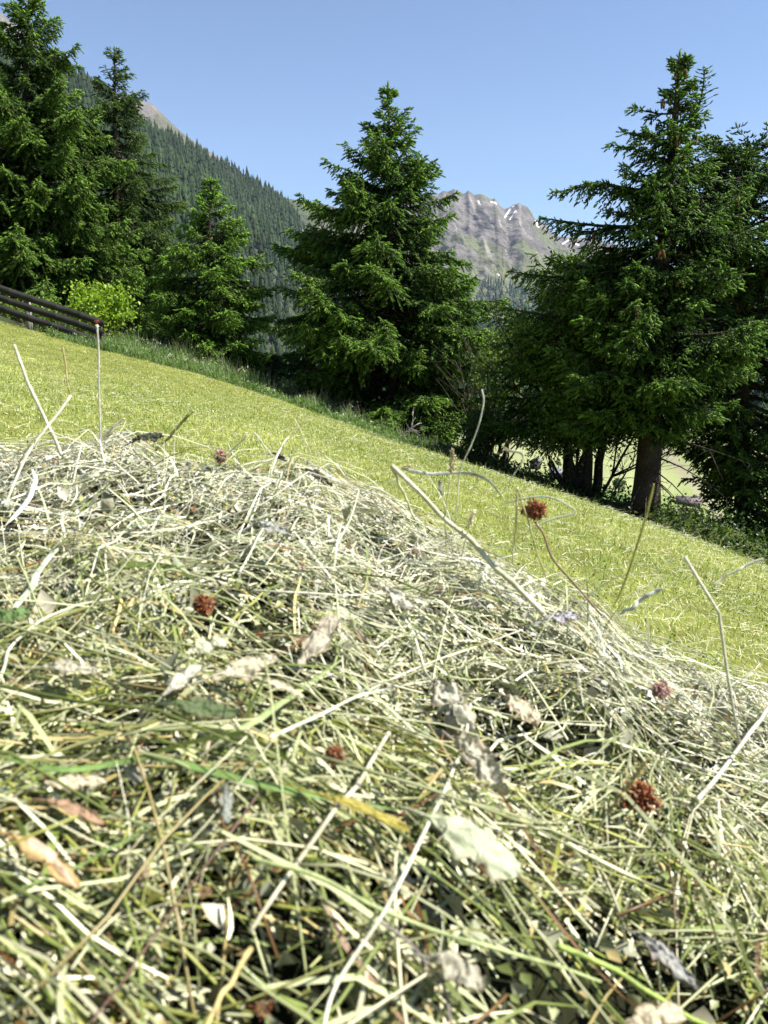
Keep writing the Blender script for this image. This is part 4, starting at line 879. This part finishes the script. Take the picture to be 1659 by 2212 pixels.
def dry_leaf(label, px_, py_, len_px, wid_px, ang, col, seed, D=None, lobes=5, crumple=.25, curl=.5, face=.45, off=.018, name='dry_leaf', back=None):
    rg = np.random.default_rng(seed); c = at(px_, py_, D) if D else hit(px_, py_, off+.007); dist = np.linalg.norm(c); L, Wd = len_px*dist/F, wid_px*dist/F
    nu, nv = 56, 29; s = np.linspace(0, 1, nu); v = np.linspace(-1, 1, nv); S, Vv = np.meshgrid(s, v, indexing='ij')
    prof = np.sin(np.clip(S*.97+.015, 0, 1)*math.pi)**.55*(1-.34*np.abs(np.sin(S*lobes*math.pi))*np.abs(Vv))*(1+.22*(vnoise(S*26, np.sign(Vv)*3+9, seed)-.5))*(1+.10*(hash2(S*37, Vv*0+np.sign(Vv), seed)-.5)*np.abs(Vv)**3)
    X = (S-.5)*L + .08*L*np.abs(Vv)*np.sin(S*lobes*math.pi*1.0); Y = Vv*prof*Wd/2
    Z = -curl*Wd*.35*Vv**2*prof + crumple*Wd*((fbm(S*2.2*L/Wd+seed, Vv*1.5, seed, 4, True)-.5)*1.15) + crumple*Wd*.3*np.abs(np.sin(S*lobes*2.2*math.pi+np.abs(Vv)*2))*np.abs(Vv) - .5*curl*L*(S-.5)**2 + .03*Wd*np.exp(-(Vv/.1)**2)
    nrm = norm(np.array([0, 0, 1.0])*.35-norm(c)*face*.75+SUN*.55+rg.normal(0, .12, 3)); right = norm(np.cross(np.array([0, 1.0, 0]), np.array([0, 0, 1.0]))); 
    ex = norm(np.array([1.0, 0, 0])-nrm*nrm[0]); ey = np.cross(nrm, ex); a = math.radians(ang)
    e1, e2 = ex*math.cos(a)+ey*math.sin(a), -ex*math.sin(a)+ey*math.cos(a)
    X = X+crumple*Wd*.5*(fbm(S*4+3, Vv*2+8, seed+2, 3)-.5); Y = Y+crumple*Wd*.6*(fbm(S*4+13, Vv*2, seed+4, 3)-.5)
    P = c+X[..., None]*e1+Y[..., None]*e2+Z[..., None]*nrm
    cc = mix(np.array(col)*.86, np.array(col)*1.12, fbm(S*6, Vv*3, seed+5, 3)); cc = mix(cc, np.array(col)*.62, np.maximum(np.exp(-(Vv/.06)**2), .7*sstep(.86, .97, np.abs(np.sin(S*lobes*2.2*math.pi-np.abs(Vv)*2.6))))*.6)
    cc = mix(cc, [.24, .17, .09], sstep(.62, 1.0, np.abs(Vv)+.5*(fbm(S*8, Vv*3, seed+31, 3)-.5))*.55)
    if back is not None: cc = mix(cc, back, sstep(.5, .75, fbm(S*2.2+3, Vv*1.1, seed+9, 2)))
    m = MB(); m.add(np.concatenate([P.reshape(-1, 3), (P-nrm*.0004).reshape(-1, 3)]), quads=np.concatenate([grid_quads(nu, nv), grid_quads(nu, nv)[:, ::-1]+nu*nv]), col=np.tile(cc.reshape(-1, 3), (2, 1)))
    m.tube(smooth_path(np.array([P[0, nv//2]+e1*.004, P[0, nv//2]-e1*L*.18-nrm*.004, P[0, nv//2]-e1*L*.35+e2*L*.08-nrm*.012]), 8), Wd*.02+.0004, 5, np.array(col)*.8)
    return tag(m.build(name, M_DRYLEAF, smooth=True), label, 'leaf', 'dried leaves in the hay')
LP, LB, LGn = (.56, .57, .40), (.56, .52, .37), (.09, .13, .045)
dry_leaf('large pale green lobed leaf lying right of the bright white stalk', 1030, 1812, 200, 130, -28, (.50, .54, .36), 1, crumple=.15, curl=.7, face=.5, off=.03)
dry_leaf('grey brown crumpled leaf standing up in the middle of heap', 690, 1380, 165, 58, 66, (.46, .42, .32), 2, crumple=.45, face=.55, off=.022)
dry_leaf('small light curled leaf at the top middle of heap', 862, 1292, 78, 56, -30, (.55, .54, .44), 3, crumple=.4, face=.5, off=.02)
dry_leaf('pale whitish leaf, left one of the leaf cluster left of middle', 450, 1395, 82, 52, 40, LP, 4, crumple=.4, face=.55, off=.025)
dry_leaf('big beige torn leaf in the cluster left of middle', 530, 1440, 150, 52, 30, LB, 5, crumple=.4, lobes=4, face=.55, off=.022)
dry_leaf('beige leaf tip pointing right below the big torn leaf', 610, 1483, 115, 28, 12, LB, 6, crumple=.35, face=.5, off=.02)
dry_leaf('narrow grey leaf hanging left of the big torn leaf', 395, 1465, 120, 32, 62, (.52, .52, .42), 7, crumple=.4, face=.6, off=.02)
dry_leaf('dull beige leaf at far left of the cluster', 150, 1440, 100, 36, 8, (.46, .44, .33), 8, crumple=.4, face=.5, off=.016)
dry_leaf('long wavy grey leaf hanging down beside the top of bright white stalk', 985, 1540, 200, 86, -66, (.52, .51, .40), 9, crumple=.55, lobes=7, face=.6, off=.024)
dry_leaf('wavy lower leaf just right of the bright white stalk', 1040, 1650, 150, 76, -52, (.54, .52, .40), 10, crumple=.55, lobes=6, face=.55, off=.02)
dry_leaf('pale tan folded leaf in the hay right of middle', 1128, 1532, 92, 62, -50, (.60, .53, .38), 11, crumple=.35, face=.6, off=.024)
dry_leaf('ochre and pink curled leaf at left edge low down', 95, 1842, 175, 46, -22, (.52, .36, .15), 12, curl=.9, face=.5, off=.02, back=(.55, .38, .28))
dry_leaf('dark green broad leaf shadowed under the leaf cluster', 445, 1530, 130, 62, 5, LGn, 13, crumple=.2, face=.55, off=.012)
dry_leaf('yellow green long leaf lying across lower middle', 790, 1748, 210, 30, -10, (.38, .33, .06), 14, crumple=.3, face=.5, off=.014)
dry_leaf('black curled leaf on the crest below the olive stem', 318, 945, 62, 26, 30, (.05, .06, .035), 15, D=1.1, crumple=.5, face=.55)
dry_leaf('dark curled leaf tip on crest in the middle', 606, 990, 44, 18, -40, (.05, .045, .03), 16, D=1.06, crumple=.6, face=.6)
dry_leaf('dark brown shrivelled leaf at the crest right of middle', 690, 1030, 66, 24, -15, (.09, .075, .05), 17, D=1.0, crumple=.6, face=.5)
dry_leaf('cream rumpled leaf beside the golden ear at lower left', 165, 1690, 110, 40, 15, (.52, .47, .33), 18, crumple=.4, face=.5, off=.016)
dry_leaf('pinkish brown leaf below the cream rumpled one', 165, 1750, 120, 32, -8, (.40, .26, .16), 19, crumple=.45, face=.5, off=.012)
dry_leaf('grey leaf with dark underside near bottom right', 1440, 2070, 130, 46, -55, (.36, .36, .33), 20, crumple=.4, face=.55, off=.02)
dry_leaf('mottled pale leaf at the bottom edge right of middle', 985, 2095, 110, 80, -20, (.44, .42, .32), 21, crumple=.4, face=.5, off=.016)
dry_leaf('cream curled sheath in the bottom right corner', 1420, 2195, 110, 60, 12, (.60, .52, .36), 22, curl=1.1, face=.5, off=.02)
dry_leaf('small grey green leaf hanging by the purplish stem', 490, 1735, 88, 34, -80, (.26, .28, .24), 23, crumple=.4, face=.6, off=.012)
dry_leaf('grey torn leaf on the upper middle of heap under crest', 590, 1140, 90, 34, 8, (.38, .40, .36), 24, crumple=.5, face=.5, off=.014)
dry_leaf('lilac grey leaf by the end of the longest grey stalk', 1212, 1332, 90, 40, 25, (.45, .44, .46), 25, crumple=.5, face=.5, off=.016)
dry_leaf('tiny green leaf at left edge of middle heap', 18, 1330, 80, 50, 20, (.12, .20, .06), 26, crumple=.4, face=.5, off=.016)

# ------------------------------------------------------------------ thin mountain air
HAZE = 3.8e-5
m = bpy.data.materials.new('haze_air'); m.use_nodes = True; n = m.node_tree; n.nodes.clear()
pv = n.nodes.new('ShaderNodeVolumePrincipled'); pv.inputs['Color'].default_value = (.62, .74, .95, 1); pv.inputs['Density'].default_value = HAZE; pv.inputs['Anisotropy'].default_value = 0.0
out = n.nodes.new('ShaderNodeOutputMaterial'); n.links.new(pv.outputs[0], out.inputs['Volume'])
hz = MB(); hz.box((-7600, -7600, -90), (7600, 7600, 1750)); tag(hz.build('haze', m), kind='stuff')
